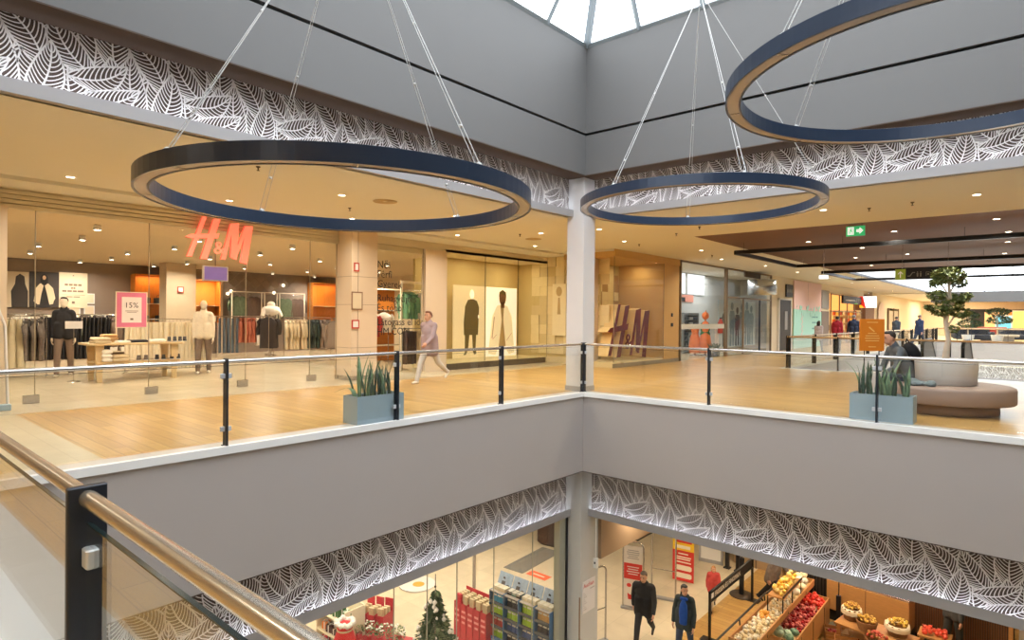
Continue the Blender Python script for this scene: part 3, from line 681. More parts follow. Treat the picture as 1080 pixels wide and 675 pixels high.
        o = remesh(m.build('jacket' if tk == 'coat' else 'sweater', top, t), vox)
        if inner:
            m = MB(); b = hip + up * .1 * h + Vector((0, -.066 * h - .022, 0))
            m.ell(b + up * .03 * h, (.058 * h, .030 * h, .165 * h), 14, 10); m.caps_(b + up * .12 * h + Vector((-.02 * h, .01 * h, 0)), b - up * .1 * h + Vector((-.02 * h, .006 * h, 0)), .03 * h, .034 * h); m.caps_(b + up * .12 * h + Vector((.02 * h, .01 * h, 0)), b - up * .1 * h + Vector((.02 * h, .006 * h, 0)), .03 * h, .034 * h); m.caps_(sh + Vector((-.03 * h, -.05 * h, .01 * h)), sh + Vector((.03 * h, -.05 * h, .01 * h)), .022 * h, .022 * h)
            remesh(m.build('inner_jacket', inner, t), vox)
    if shoe:
        for s in (-1, 1):
            m = MB(); an = J[s][2]; f = J[s][3]; d = Vector((0, -math.cos(f), math.sin(f)))
            q = Vector((0, -math.sin(f), -math.cos(f)))
            m.caps_(an + d * -.02 * h + q * .018 * h, an + d * .085 * h + q * .024 * h, .022 * h, .016 * h); m.caps_(an, an + q * .018 * h, .02 * h, .024 * h)
            remesh(m.build('shoe', shoe, t), vox)
    if hair:
        m = MB(); m.ell(hd + T @ Vector((0, .017 * h, .027 * h)), (.0465 * h, .047 * h, .049 * h), 14, 10, T)
        m.ell(hd + T @ Vector((0, -.006 * h, .060 * h)), (.037 * h, .038 * h, .015 * h), 12, 8, T)
        if hk == 'long': 
            for s in (-.03, 0, .03): m.caps_(hd + T @ Vector((s * h, .035 * h, 0)), hd + T @ Vector((s * h, .045 * h, -.12 * h)), .028 * h, .018 * h)
        if hk == 'tied': m.ell(hd + T @ Vector((0, .062 * h, .01 * h)), (.024 * h, .026 * h, .028 * h), 10, 8, T); m.caps_(hd + T @ Vector((-.01 * h, .05 * h, 0)), hd + T @ Vector((-.035 * h, .03 * h, -.085 * h)), .02 * h, .012 * h)
        remesh(m.build('hair', hair, t), vox)
    return t, hip, sh, hd, A

# ------------------------------------------------------------------ garments and racks
GM = {}
def gmat(n, c, rough=.85, var=.1): return M('cloth_' + n, c, rough, var=var, scale=12)
def garment(kind, L, W, T, mat, seed=0, slabel=None):
    """a hanging garment: hook at the origin, width along x"""
    rnd = random.Random(seed); mb = MB(); n = 16; rows = []
    ph = rnd.uniform(0, 6)
    for i in range(11):
        t = i / 10
        if kind == 'trousers': w = W * (.5 - .06 * t); th = T * (.55 + .3 * t)
        elif kind == 'dress': w = W * (.32 + .10 * math.sin(PI * min(1, t * 2.2)) * (t < .25) + .28 * t ** 1.3); th = T * (.6 + .8 * t)
        else: w = W * (.20 + .3 * min(1, t / .1)) * (1 - .06 * math.sin(PI * t)); th = T * (.55 + .45 * min(1, t * 4))
        z = -.06 - L * t - (.0 if kind == 'trousers' else .0)
        row = []
        for j in range(n):
            a = 2 * PI * j / n; c, s = math.cos(a), math.sin(a)
            x = w * (abs(c) ** .6) * (1 if c > 0 else -1); rip = 1 + .30 * t * math.sin(j * 2.7 + ph) + .12 * math.sin(j * 4.1 + t * 5)
            zz = z + (.07 * abs(x) / W * -1 if kind == 'top' and i < 3 else 0) + .012 * math.sin(j * 2.3 + ph) * (i == 10)
            row.append((x, th * .5 * (abs(s) ** .8) * (1 if s > 0 else -1) * rip + .008 * math.sin(x * 18 + ph + t), zz))
        rows.append(row)
    mb.loft(rows[::-1], True)
    if kind == 'top':
        for s in (-1, 1):
            mb.tube([(s * W * .42, 0, -.12), (s * W * .56, .008, -.22), (s * W * .60, -.012, -.42), (s * W * .58, -.02, -.62)], [.055, .058, .05, .042], 8)
        mb.tube([(-.055, -T * .3, -.065), (0, -T * .5, -.09), (.055, -T * .3, -.065), (.0, T * .4, -.05), (-.055, -T * .3, -.065)], .014, 6)
    mb.mat(1); mb.tube([(-W * .40, 0, -.11), (0, 0, -.045), (0, 0, -.01), (.02, 0, .012), (0, 0, .026), (-.016, 0, .012)], .004, 5); mb.tube([(W * .40, 0, -.11), (0, 0, -.045)], .004, 5)
    o = mb.build({'top': 'hanging_garment', 'trousers': 'hanging_trousers', 'dress': 'hanging_dress'}[kind], [mat, STEEL])
    C.objects.unlink(o); return o
PROTO = {}
def hang(kind, mat, L, W, T, loc, rz, label, cat, group, seed=0):
    key = (kind, mat.name, L, W, T, seed % 3)
    if key not in PROTO: PROTO[key] = garment(kind, L, W, T, mat, seed)
    o = PROTO[key].copy(); C.objects.link(o); o.location = loc; o.rotation_euler.z = rz
    return tag(o, label, cat, group)
def rack(loc, rz, L, h, label, double=False, m=None):
    t = thing('clothes_rack', label, 'clothes rack', loc, rz); m = m or STEEL
    MB().tube([(-L / 2, 0, h), (L / 2, 0, h)], .013, 8).build('rail', m, t)
    for s in (-1, 1):
        MB().tube([(s * (L / 2 - .02), 0, .03), (s * (L / 2 - .02), 0, h)], .012, 8).build('upright', m, t)
        MB().tube([(s * (L / 2 - .02), -.26, .03), (s * (L / 2 - .02), .26, .03)], .014, 8).build('foot', m, t)
    return t
def fill(loc, rz, L, h, specs, cover=.94):
    """specs: list of (count, kind, mat, L, W, T, label, cat, group)"""
    N = sum(s[0] for s in specs); k = 0; u = Vector((math.cos(rz), math.sin(rz), 0)); rnd = random.Random(int(abs(loc[0] * 100)))
    for c, kind, mat, gl, W, T, label, cat, group in specs:
        for i in range(c):
            x = (-.5 + (k + .5) / N) * L * cover; p = Vector((loc[0], loc[1], h - .016)) + u * x
            hang(kind, mat, gl, W, T, p, rz + R(90) + rnd.uniform(-.12, .12), label, cat, group, k); k += 1

# ================================================================== THE CLOTHES STORE
BOARD = M('store_front_board', S(222, 210, 182), .6, var=.03)
# grooved header above the entrance and shop front line
m = MB(); 
for i in range(5): m.box(XS - .12 + .012 * (i % 2), XS + .02, -15, -1.95, 3.18 + i * .076, 3.18 + i * .076 + .06); m.box(XS - .12, XS - .02, -15, -1.95, 3.18 + i * .076 + .06, 3.18 + (i + 1) * .076)
st(m, 'wall_store_header', BOARD)
box_st('wall_store_header_right', BOARD, XS - .12, XS, -2.0, 6.05, 3.3, 3.56); box_st('wall_store_header_inner', BOARD, XS - .13, XS - .06, -2.0, 1.4, 3.16, 3.34)
PIL = M('store_pilaster', S(222, 202, 176), .6, var=.02)
m = MB().box(XS - .1, -5.05, -2.02, -1.30, 0, 3.56); st(m, 'wall_pilaster', PIL)
m = MB()
for z in (.75, 1.75, 2.4): m.box(XS - .1, -5.045, -2.025, -1.295, z, z + .008)
m.box(-5.05, -5.042, -1.85, -1.843, 0, 3.5); st(m, 'trim_20', M('panel_joint', S(150, 128, 104), .7))
box_st('baseboard_pilaster', STEEL, XS - .1, -5.035, -2.03, -1.29, 0, .1)
box_st('wall_pilaster_right', PIL, XS - .1, XS + .06, .62, 1.40, 0, 3.3)
# glass shop front panels with floor clips
def shop_panel(name, y0, y1, x=XS, z0=.02, z1=3.18, label='', clips=()):
    t = thing('storefront_glass', label, 'glass panel', (x, (y0 + y1) / 2, 0))
    a = (y1 - y0) / 2
    MB().box(-.006, .006, -a, a, z0, z1).build('pane', SHOPGLASS, t)
    for c in clips: MB().rbox(-.03, .03, (c - (y0 + y1) / 2) - .11, (c - (y0 + y1) / 2) + .11, 0, .14, .008).build('floor_clip', STEEL, t)
    for s in (-a, a): MB().box(-.008, .008, s - .006, s + .006, z0, z1).build('edge_seal', M('edge_seal', S(150, 132, 104), .5), t)
shop_panel('p', -8.15, -7.75, label='narrow glass panel by the white post of the store entrance', clips=(-7.8,))
shop_panel('p', -6.05, -4.22, label='wide glass panel of the store front under the red logo', clips=(-6.0, -4.28))
shop_panel('p', -2.75, -2.06, label='glass panel of the store front beside the cream pilaster', clips=(-2.7,))
shop_panel('p', -1.28, .6, z1=3.3, label='store window with black words, right of the cream pilaster')
# white door post at the left edge
box_st('trim_21', PIL, -5.62, -5.44, -8.42, -8.14, 0, 3.2); box_st('wall_store_return', PIL, -5.62, -5.5, -12, -8.42, 0, 3.3)
t = thing('security_gate', 'pale security gate standing at the left end of the store entrance', 'security gate', (-4.98, -8.44, 0), R(90))
MB().rbox(-.28, .28, -.05, .05, 0, .1, .02).build('foot', PLANTER, t)
m = MB(); 
for s in (-1, 1): m.tube([(s * .24, 0, .1), (s * .2, 0, 1.3), (s * .1, 0, 1.62), (0, 0, 1.68)], .02, 8)
m.build('frame', WHITE, t); MB().box(-.2, .2, -.004, .004, .12, 1.3).build('panel', SHOPGLASS, t)
# word list on the window
TXT = M('window_lettering', S(42, 34, 30), .6)
t = thing('window_lettering', 'black words in lines on the store window right of the pilaster', 'lettering', (XS + .015, -.92, 2.70))
for i, (s_, z) in enumerate((('Női', .0), ('Férfi', -.24), ('Gyerek', -.48), ('Ruhagyűjtés', -.84), ('És több', -1.08), ('Látogass el ide:', -1.44), ('HM.COM', -1.68))):
    text('line', s_, .26, TXT, (0, 0, z), 'x', t, .001)
# the logo
LOGO = [[(168, 268), (190, 268), (112, 492), (88, 492)], [(228, 274), (265, 270), (192, 500), (158, 500)], [(82, 388), (105, 372), (258, 352), (250, 380), (108, 392)],
        [(322, 290), (340, 288), (292, 495), (268, 495)], [(328, 290), (368, 282), (357, 490), (322, 478)], [(405, 292), (422, 296), (352, 490), (334, 486)], [(408, 294), (450, 290), (416, 512), (380, 505)]]
def logo(parent, fr, sc_, ext, mat, side, amp=True):
    f = lambda p: ((p[0] - 82) / 244 * sc_, (512 - p[1]) / 244 * sc_)
    for k, pts in enumerate(LOGO):
        g = [f(p) for p in pts]; fr_ = [fr(u, v, .0005 * k) for u, v in g]; bk = [fr(u, v, -ext - .0005 * k) for u, v in g]; n = len(g); m = MB()
        m.add(fr_, [tuple(range(n))]); m.mat(1); m.add(fr_ + bk, [(i, (i + 1) % n, n + (i + 1) % n, n + i) for i in range(n)] + [tuple(range(n, 2 * n))])
        m.build('letter_stroke', [mat, side], parent)
    u, v = f((226, 466))
    q = fr(u, v, .003) 
    o = text('ampersand', '&', .36 * sc_ / .88, mat, q, 'x', parent, .01)
CORAL = M('logo_coral', S(250, 120, 96), .5, emit=S(255, 112, 84), es=1.1); CORALS = M('logo_side', S(240, 110, 90), .5, emit=S(255, 110, 84), es=.6)
t = thing('store_logo_sign', 'glowing coral red slanted logo letters on the clothes store front', 'sign', (0, 0, 0))
logo(t, FR((-5.46, -5.46, 2.54), Y, X), .87, .06, CORAL, CORALS)
MAROON = M('logo_maroon', S(104, 20, 22), .6, var=.1); CREAML = M('logo_cream_side', S(226, 196, 140), .7)
t = thing('standing_letters', 'maroon and cream standing block letters in the corner shop window', 'sign', (0, 0, 0))
logo(t, FR((-3.0, 5.62, .2), Y, X), 1.72, .36, MAROON, CREAML)
BLK = gmat('black', S(30, 28, 30)); WHT = gmat('white', S(240, 232, 216), var=.04); GRYB = gmat('taupe', S(120, 102, 88)); DKP = gmat('umber', S(70, 56, 48)); CREAMF = M('cream_frame', S(232, 218, 190), .5)
def folded(x, y, z, m, label, s=(.3, .24, .05), grp=None, n=1):
    for i in range(n):
        o = MB().rbox(-s[0] / 2, s[0] / 2, -s[1] / 2, s[1] / 2, 0, s[2], .03); o.rbox(-s[0] / 2 + .02, s[0] / 2 - .02, -s[1] / 2 + .015, s[1] / 2 - .02, s[2] * .9, s[2] * 1.25, .03)
        tag(o.build('folded_garment', m, None, (x, y, z + i * s[2] * 1.26), random.uniform(-.12, .12)), label, 'folded clothes', grp)
# back wall furniture: posters
PW_ = M('poster_cream', S(222, 206, 176), .8); PD = M('poster_dark', S(58, 52, 50), .8); PSK = M('poster_skin', S(196, 158, 124), .8); PTX = M('poster_text', S(120, 100, 84), .8); PJ = M('poster_jacket', S(214, 196, 164), .8)
def poster(label, fr, W, H, bgm, shapes, extra=(), cat='poster'):
    t = thing('wall_poster', label, cat, fr.o); f = FR((0, 0, 0), fr.u, fr.n)
    MB().prism([f(0, 0), f(W, 0), f(W, H), f(0, H)], f.n * .03).build('sheet', bgm, t)
    for i, (nm, mat, polys) in enumerate(shapes):
        m = MB()
        for j, p in enumerate(polys): m.prism([f(u, v, .03) for u, v in p], f.n * (.0015 + .001 * i))
        m.build(nm, mat, t)
    for (s_, size, u, v, mat) in extra:
        p = f(u, v, .034); o = text('line', s_, size, mat, p, 'x' if abs(f.n.x) > .5 else '-y', t, .001)
    return t
XB = -16.98
def person_shape(cx, top, w, h): pass
Fp = lambda y, z: FR((XB, y, z), Y, X)
poster('cream fashion poster with a dark figure, leftmost on the store back wall', Fp(-6.75, 1.66), 1.04, 1.1, PW_, (('figure', PD, [[(.62, 0), (.6, .5), (.7, .72), (.72, .95), (.82, 1.04), (.93, .96), (.95, .72), (1.02, .5), (1.02, 0)]]), ))
poster('dark fashion poster of a model in a pale open jacket', Fp(-5.69, 1.66), .75, 1.13, PD,
       (('jacket', PJ, [[(.10, .2), (.16, .62), (.26, .76), (.48, .76), (.60, .62), (.66, .3), (.62, .22), (.6, .12), (.5, .1), (.2, .1)]]), ('shirt', M('poster_black', S(30, 26, 26), .8), [[(.24, .02), (.3, .45), (.37, .76), (.44, .45), (.52, .02)], ellip2(.37, .88, .10, .18)]), ('face', PSK, [ellip2(.37, .95, .045, .07)])))
poster('cream poster with small lines of text on the store back wall', Fp(-4.93, 1.66), .77, 1.15, PW_, (('rule', PTX, [[(.06, .42), (.7, .42), (.7, .43), (.06, .43)], [(.34, .14), (.42, .14), (.42, .22), (.34, .22)], [(.36, 1.04), (.40, 1.04), (.40, 1.07), (.36, 1.07)]]), ('small_print', PTX, [[(a * .66, v), (b * .66, v), (b * .66, v + h), (a * .66, v + h)] for a, b, v, h in ((.22, .36, .72, .07), (.39, .55, .72, .07), (.58, .74, .72, .07), (.77, .92, .72, .07), (.48, .56, .62, .06), (.58, .66, .62, .06), (.12, .3, .52, .06), (.33, .52, .52, .06), (.55, .72, .52, .06), (.75, 1.0, .52, .06), (.3, .55, .35, .03), (.58, .85, .35, .03))])))
# pillar and back wall niches
box_st('wall_store_pillar', M('store_pillar', S(196, 176, 148), .75), -15.2, -14.6, -2.58, -1.66, 0, 3.2)
WARMW = M('niche_wood', S(206, 126, 44), .5, var=.2, scale=2, stretch=(2, 14, 2)); BAGD = M('bag_dark', S(40, 36, 36), .6)
def niche(y0, y1, z0, z1, label, fill_='bags'):
    t = thing('shelf_niche', label, 'shelf', (XB, (y0 + y1) / 2, z0)); a = (y1 - y0) / 2; H = z1 - z0
    MB().box(0, .02, -a, a, 0, H).build('back_panel', WARMW, t)
    m = MB().box(0, .42, -a - .03, -a, 0, H).box(0, .42, a, a + .03, 0, H).box(0, .42, -a, a, H, H + .03).box(0, .42, -a, a, -.03, 0); m.build('frame', WARMW, t)
    MB().box(.02, .41, -a, a, H * .38, H * .38 + .025).build('shelf_board', OAKL, t)
    l = area('niche_lamp', (.25, 0, H - .02), (0, 0, 0), .2, a * 1.6, 9, (1, .66, .28)); l.parent = t
    return t
niche(-2.86, -1.70, 1.22, 2.84, 'orange wood wall niche behind the pink discount sign')
niche(-.86, -.02, 1.22, 2.75, 'orange wood wall niche beside the cream pillar')
niche(3.9, 5.3, 1.27, 2.86, 'large orange wood wall niche near the cream pilaster')
box_st('wall_store_strip', PIL, XB - .05, XB + .1, .04, .24, 0, 2.8)
def bagbox(x, y, z, label, m, s=(.26, .3, .22)):
    t = thing('handbag', label, 'bag', (x, y, z)); a, b, c = s
    MB().rbox(-a / 2, a / 2, -b / 2, b / 2, 0, c, .03).build('body', m, t); MB().tube([(0, -b * .3, c - .01), (0, -b * .2, c + .09), (0, b * .2, c + .09), (0, b * .3, c - .01)], .01, 6).build('handle', m, t)
for y in (-2.55, -2.0): bagbox(XB + .24, y, 1.22, 'black bag on the bottom of the niche behind the pink sign, ' + ('left' if y < -2.3 else 'right'), BAGD)
for y in (-2.52, -2.05): bagbox(XB + .24, y, 1.86, 'black bag on the upper board behind the pink sign, ' + ('left' if y < -2.3 else 'right'), BAGD, (.24, .32, .2))
bagbox(XB + .24, -.64, 1.22, 'dark bag in the niche beside the cream pillar', BAGD); bagbox(XB + .24, -.25, 1.22, 'cream bag in the niche beside the cream pillar', gmat('cream', S(226, 206, 170)))
for q, (y0, y1, lab) in enumerate(((-6.9, -5.1, 'low cream wall shelf with dark and white piles under the left posters'), (-4.9, -3.0, 'low cream wall shelf with piles under the text poster'))):
    t = thing('shelf_unit', lab, 'shelf', (XB + .3, (y0 + y1) / 2, 0)); a = (y1 - y0) / 2
    for z in (.2, .78, 1.32): MB().box(-.22, .22, -a, a, z, z + .03).build('shelf_board', CREAMF, t)
    for s_ in (-a, a): MB().box(-.22, .22, s_ - .015, s_ + .015, 0, 1.35).build('side_panel', CREAMF, t)
    rn = random.Random(q + 40)
    for z in (.232, .812, 1.352):
        for k in range(5):
            m_ = rn.choice((BLK, WHT, WHT, GRYB, DKP)); folded(XB + .3, y0 + .25 + k * (y1 - y0 - .4) / 4, z, m_, 'folded pile on the low wall shelf under the posters', (.3, .27, rn.choice((.09, .13, .17)) if z < 1.3 else .07), 'folded piles under the posters', 1 if z > 1.3 else 2)
# diamond lattice on the back wall
m = MB(); f = FR((XB, .5, 1.9), Y, X)
for i in range(-3, 9):
    for sg in (1, -1):
        a0 = i * .42
        p, q = (a0, 0), (a0 + sg * 1.25, 1.25)
        def cl(p, q):
            (u0, v0), (u1, v1) = p, q
            for lim, s_ in ((0, 1), (2.8, -1)):
                if (u0 - lim) * s_ < 0 and (u1 - lim) * s_ < 0: return None
                if (u0 - lim) * s_ < 0: t_ = (lim - u0) / (u1 - u0); u0, v0 = lim, v0 + (v1 - v0) * t_
                if (u1 - lim) * s_ < 0: t_ = (lim - u0) / (u1 - u0); u1, v1 = lim, v0 + (v1 - v0) * t_
            return (u0, v0), (u1, v1)
        r = cl(p, q)
        if r: m.tube([f(*r[0], .03), f(*r[1], .03)], .007, 4)
m.build('wall_lattice', STEEL); o = bpy.data.objects['wall_lattice']; o['kind'] = 'structure'
GLOB = emat('globe_glow', (1, .86, .66, 1), 5)
for y, z in ((.55, 2.4), (.42, 2.3), (2.3, 2.4), (1.6, 2.0), (2.7, 2.72)):
    tag(MB().ell((0, 0, 0), .055, 10, 8).build('globe_lamp', GLOB, None, (XB + .1, y, z)), 'small glowing globe lamp on the diamond lattice of the store wall', 'lamp', 'globe lamps on the wall lattice')
# wall bays with frames
CREAMF = M('cream_frame', S(232, 218, 190), .5)
def bay(y0, y1, z0, z1, label):
    t = thing('jacket_bay', label, 'display frame', (XB + .02, (y0 + y1) / 2, z0)); a = (y1 - y0) / 2; H = z1 - z0; s = .03
    m = MB().box(.3, .34, -a, -a + s, 0, H).box(.3, .34, a - s, a, 0, H).box(.3, .34, -a, a, H - s, H)
    m.box(0, .32, -a, -a + s, H - s, H).box(0, .32, a - s, a, H - s, H); m.build('frame', CREAMF, t)
    MB().tube([(.2, -a, H - .08), (.2, a, H - .08)], .012, 8).build('rail', STEEL, t)
bay(.46, 1.67, 1.08, 2.4, 'cream display frame with green and brown jackets, left one'); bay(2.4, 3.54, 1.08, 2.4, 'cream display frame with green and brown jackets, right one')
bay(1.76, 2.32, 1.3, 2.4, 'narrow cream display frame with a shelf between the jacket frames')
GP = gmat('green_plaid', S(92, 104, 78), var=.5); BR = gmat('brown', S(88, 70, 58), var=.3); DG = gmat('dark_green', S(36, 52, 46)); DK = gmat('charcoal', S(52, 44, 42)); CRM = gmat('cream_cloth', S(240, 224, 192), var=.05)
WHT = gmat('white', S(240, 232, 216), var=.04); RUST = gmat('rust', S(168, 92, 66), var=.25); DEN = gmat('denim', S(92, 104, 116), var=.15); BEI = gmat('beige', S(216, 196, 160)); GRYB = gmat('taupe', S(120, 102, 88)); BLK = gmat('black', S(30, 28, 30))
for y, mt in ((.68, GP), (.92, GP), (1.26, BR), (1.48, BR)): hang('top', mt, .78, .5, .14, (XB + .24, y, 2.26), R(90), 'green plaid jacket in the left wall frame' if mt is GP else 'brown jacket in the left wall frame', 'jacket', 'jackets in the left wall frame, %s' % ('green' if mt is GP else 'brown'), int(y * 10))
for y, mt in ((2.58, GP), (2.82, GP), (3.15, BR), (3.38, BR)): hang('top', mt, .78, .5, .14, (XB + .24, y, 2.22), R(90), 'green plaid jacket in the right wall frame' if mt is GP else 'brown jacket in the right wall frame', 'jacket', 'jackets in the right wall frame, %s' % ('green' if mt is GP else 'brown'), int(y * 10))
# racks along the store
rack((-9.75, -4.25, 0), R(62), 1.9, 1.36, 'clothes rack full of cream trousers behind the pale mannequin')
fill((-9.75, -4.25), R(62), 1.9, 1.36, [(22, 'trousers', CRM, 1.14, .42, .165, 'cream trousers hanging on the rack behind the pale mannequin', 'trousers', 'cream trousers on the rack')])
rack((-12.6, -5.6, 0), R(80), 2.6, 1.46, 'clothes rack with dark trousers behind the folded clothes table')
fill((-12.6, -5.6), R(80), 2.6, 1.46, [(6, 'top', WHT, .85, .46, .13, 'white top at the left end of the rack of dark trousers', 'top', 'white tops by the dark trousers'), (17, 'trousers', BLK, 1.1, .42, .11, 'black trousers hanging behind the folded clothes table', 'trousers', 'black trousers on the rack'), (4, 'top', GRYB, .8, .46, .13, 'taupe top at the right end of the rack of dark trousers', 'top', 'taupe tops by the dark trousers')])
FLO = M('cloth_floral', S(226, 182, 110), .85, var=.6, scale=16); OLV = gmat('olive_beige', S(206, 192, 158)); CHK = M('cloth_check', S(110, 98, 88), .85, var=.9, scale=9)
rack((-10.9, -7.45, 0), R(75), 1.9, 1.42, 'clothes rack with dresses behind the entrance glass, left of the black mannequin')
fill((-10.9, -7.45), R(75), 1.9, 1.42, [(5, 'dress', FLO, 1.1, .46, .16, 'patterned yellow dress on the rack left of the black mannequin', 'dress', 'patterned dresses'), (6, 'dress', OLV, 1.1, .46, .16, 'olive beige dress on the rack left of the black mannequin', 'dress', 'olive dresses'), (3, 'top', CHK, .95, .46, .12, 'black and white checked shirt next to the black mannequin', 'shirt', 'checked shirts')])
rack((-14.4, -.05, 0), R(66), 1.9, 1.44, 'clothes rack with jeans, rust and white jackets under the lattice wall')
fill((-14.4, -.05), R(66), 1.9, 1.44, [(5, 'trousers', DEN, 1.2, .42, .1, 'blue jeans at the left end of the jacket rack', 'jeans', 'blue jeans on the rack'), (4, 'top', RUST, .85, .5, .16, 'rust orange padded jacket hanging next to the jeans', 'jacket', 'rust jackets'), (4, 'top', WHT, .95, .5, .15, 'white jacket hanging between rust and charcoal jackets', 'jacket', 'white jackets')])
rack((-11.9, -.45, 0), R(-30), .9, 1.5, 'short clothes rack with charcoal jackets facing the entrance')
for i in range(5): hang('top', DK, .98, .56, .15, (-12.2 + i * .14, -.28 - i * .085, 1.48), R(44), 'charcoal jacket hanging in front of the white jackets', 'jacket', 'charcoal jackets on the short rack', i)
rack((-11.3, .55, 0), R(64), 1.5, 1.42, 'clothes rack with beige shirts and dark green jackets')
fill((-11.3, .55), R(64), 1.5, 1.42, [(6, 'top', BEI, .95, .48, .12, 'beige shirt hanging left of the dark green jacket', 'shirt', 'beige shirts'), (3, 'top', DG, .92, .5, .15, 'dark green jacket hanging right of the beige shirts', 'jacket', 'dark green jackets'), (3, 'top', GRYB, .9, .5, .14, 'taupe knit hanging right of the dark green jacket', 'top', 'taupe knits')])
t = thing('garment_stand', 'slim steel stand with a grey coat near the cream pilaster', 'clothes stand', (-8.6, .05, 0))
MB().tube([(0, 0, .02), (0, 0, 1.4)], .014, 8).build('pole', STEEL, t); MB().lathe([(.2, 0), (.2, .015), (.02, .03)], 24).build('base', STEEL, t); MB().tube([(0, -.3, 1.4), (0, .3, 1.4)], .012, 8).build('arm', STEEL, t)
hang('top', BEI, .8, .46, .14, (-8.6, .14, 1.4), R(48), 'beige grey coat on the slim steel stand', 'coat', None, 2); hang('top', GRYB, .8, .46, .12, (-8.66, -.14, 1.4), R(48), 'taupe coat behind the beige one on the steel stand', 'coat', None, 1)
# white hoodie bust on the wall shelf
t = thing('hoodie_bust', 'white hooded top displayed on a bust above the charcoal jackets', 'display bust', (-14.6, 1.0, 1.5)); m = MB()
m.ell((0, 0, .16), (.24, .3, .2)).ell((0, 0, .38), (.13, .15, .12)).caps_((0, -.24, .22), (.05, -.36, -.02), .09, .07).caps_((0, .24, .22), (.05, .36, -.02), .09, .07)
remesh(m.build('hoodie', WHT, t), .016); MB().tube([(0, 0, -1.48), (0, 0, .1)], .02, 8).lathe([(.2, -1.48), (.2, -1.46), (.03, -1.45)], 20).build('stand', STEEL, t)
# table with folded clothes
t = thing('display_table', 'long pale wood display table with folded clothes and shoes', 'table', (-8.75, -5.36, 0), R(90)); t.scale = (.92, 1, 1)
m = MB().rbox(-1.02, 1.02, -.42, .42, .80, .85, .02); m.build('tabletop', OAKL, t); MB().rbox(-.86, .98, -.36, .36, .40, .44, .02).build('lower_shelf', OAKL, t)
for s in (-.78, .86): 
    for q in (-.3, .3): MB().prism([(s - .05, q - .03, 0), (s + .05, q - .03, 0), (s + .09, q - .03, .8), (s - .09, q - .03, .8)], (0, .06, 0)).build('leg', OAKL, t)
folded(-8.5, -6.05, .852, BEI, 'beige folded sweater at the left end of the display table', (.34, .34, .05), 'stack of beige sweaters', 2); folded(-8.75, -5.82, .852, gmat('tan', S(190, 150, 100)), 'tan folded sweater in the stack on the display table', (.28, .3, .05), 'stack of tan sweaters', 3)
folded(-8.6, -5.3, .852, BLK, 'black folded garment on top of the display table', (.3, .4, .04)); folded(-8.55, -4.92, .852, WHT, 'white folded garment under the pink discount sign', (.3, .34, .05)); folded(-8.5, -5.62, .852, WHT, 'white folded garment between beige and black ones', (.26, .26, .035))
folded(-8.5, -5.95, .442, WHT, 'white folded stack on the lower shelf of the table', (.28, .2, .07), 'white folded stack', 3); folded(-8.5, -5.68, .442, BEI, 'beige folded garment on the lower shelf of the table', (.3, .34, .06), 'beige folded pile on the lower shelf', 2)
def shoe(x, y, z, rz, m, label, grp):
    o = MB(); o.loft([[(-.13, -.03, 0), (-.13, .03, 0), (-.13, .03, .05), (-.13, -.03, .05)], [(-.09, -.04, 0), (-.09, .04, 0), (-.09, .035, .1), (-.09, -.035, .1)], [(.0, -.04, 0), (.0, .04, 0), (.0, .03, .09), (.0, -.03, .09)], [(.08, -.045, 0), (.08, .045, 0), (.08, .035, .05), (.08, -.035, .05)], [(.14, -.02, 0), (.14, .02, 0), (.14, .02, .02), (.14, -.02, .02)]], True)
    o.mat(1).box(-.14, .14, -.045, .045, -.012, .002); tag(o.build('shoe', [m, WHITE], None, (x, y, z + .013), rz), label, 'shoe', grp)
for y in (-4.66, -4.54, -4.42, -4.32): shoe(-8.5, y, .852, R(-20), BAGD, 'dark shoe on the right end of the display table', 'dark shoes on the table')
SHG = gmat('shoe_grey', S(110, 98, 88))
for y in (-5.3, -5.15): shoe(-8.5, y, .442, R(-20), SHG, 'grey shoe on the lower shelf of the display table', 'grey shoes on the lower shelf')
for y in (-4.92, -4.78, -4.6, -4.46): shoe(-8.5, y, .442, R(-20), BAGD, 'black shoe on the lower shelf of the display table', 'black shoes on the lower shelf')
# pink discount sign on the table
PINK = M('sign_pink', S(222, 120, 150), .6, var=.05)
t = thing('discount_sign', 'pink framed sign reading 15% standing on the display table', 'sign', (-8.72, -5.38, .852), R(90))
MB().box(-.32, .32, -.012, .012, .32, 1.14).build('frame', CREAMF, t)
f = FR((0, -.013, 0), X, -Y); MB().prism([f(-.3, .34), f(.3, .34), f(.3, 1.12), f(-.3, 1.12)], f.n * .002).build('pink_sheet', PINK, t); MB().prism([f(-.2, .44), f(.2, .44), f(.2, 1.02), f(-.2, 1.02)], f.n * .004).build('white_sheet', M('sign_sheet', S(244, 232, 224), .6), t)
text('discount', '15%', .17, TXT, f(-.15, .78, .006), '-y', t, .001); MB().prism([f(-.13, .70, .004), f(.13, .70, .004), f(.13, .712, .004), f(-.13, .712, .004)], f.n * .002).prism([f(-.1, .67, .004), f(.1, .67, .004), f(.1, .68, .004), f(-.1, .68, .004)], f.n * .002).prism([f(-.03, .5, .004), f(.03, .5, .004), f(.03, .54, .004), f(-.03, .54, .004)], f.n * .002).build('small_print', PTX, t)
for s in (-.3, .3): MB().box(s - .012, s + .012, -.012, .012, 0, .33).build('leg', CREAMF, t)
MB().box(-.32, .32, -.06, .06, 0, .012).build('foot', CREAMF, t)
t = thing('price_card', 'small white price card on a thin stand before the black mannequin', 'sign', (-8.95, -6.42, .0), R(90)); MB().box(-.16, .16, -.005, .005, 1.16, 1.32).build('card', WHITE, t); MB().tube([(0, 0, 0), (0, 0, 1.16)], .006, 6).lathe([(.12, 0), (.12, .012), (.01, .02)], 16).build('stand', STEEL, t);
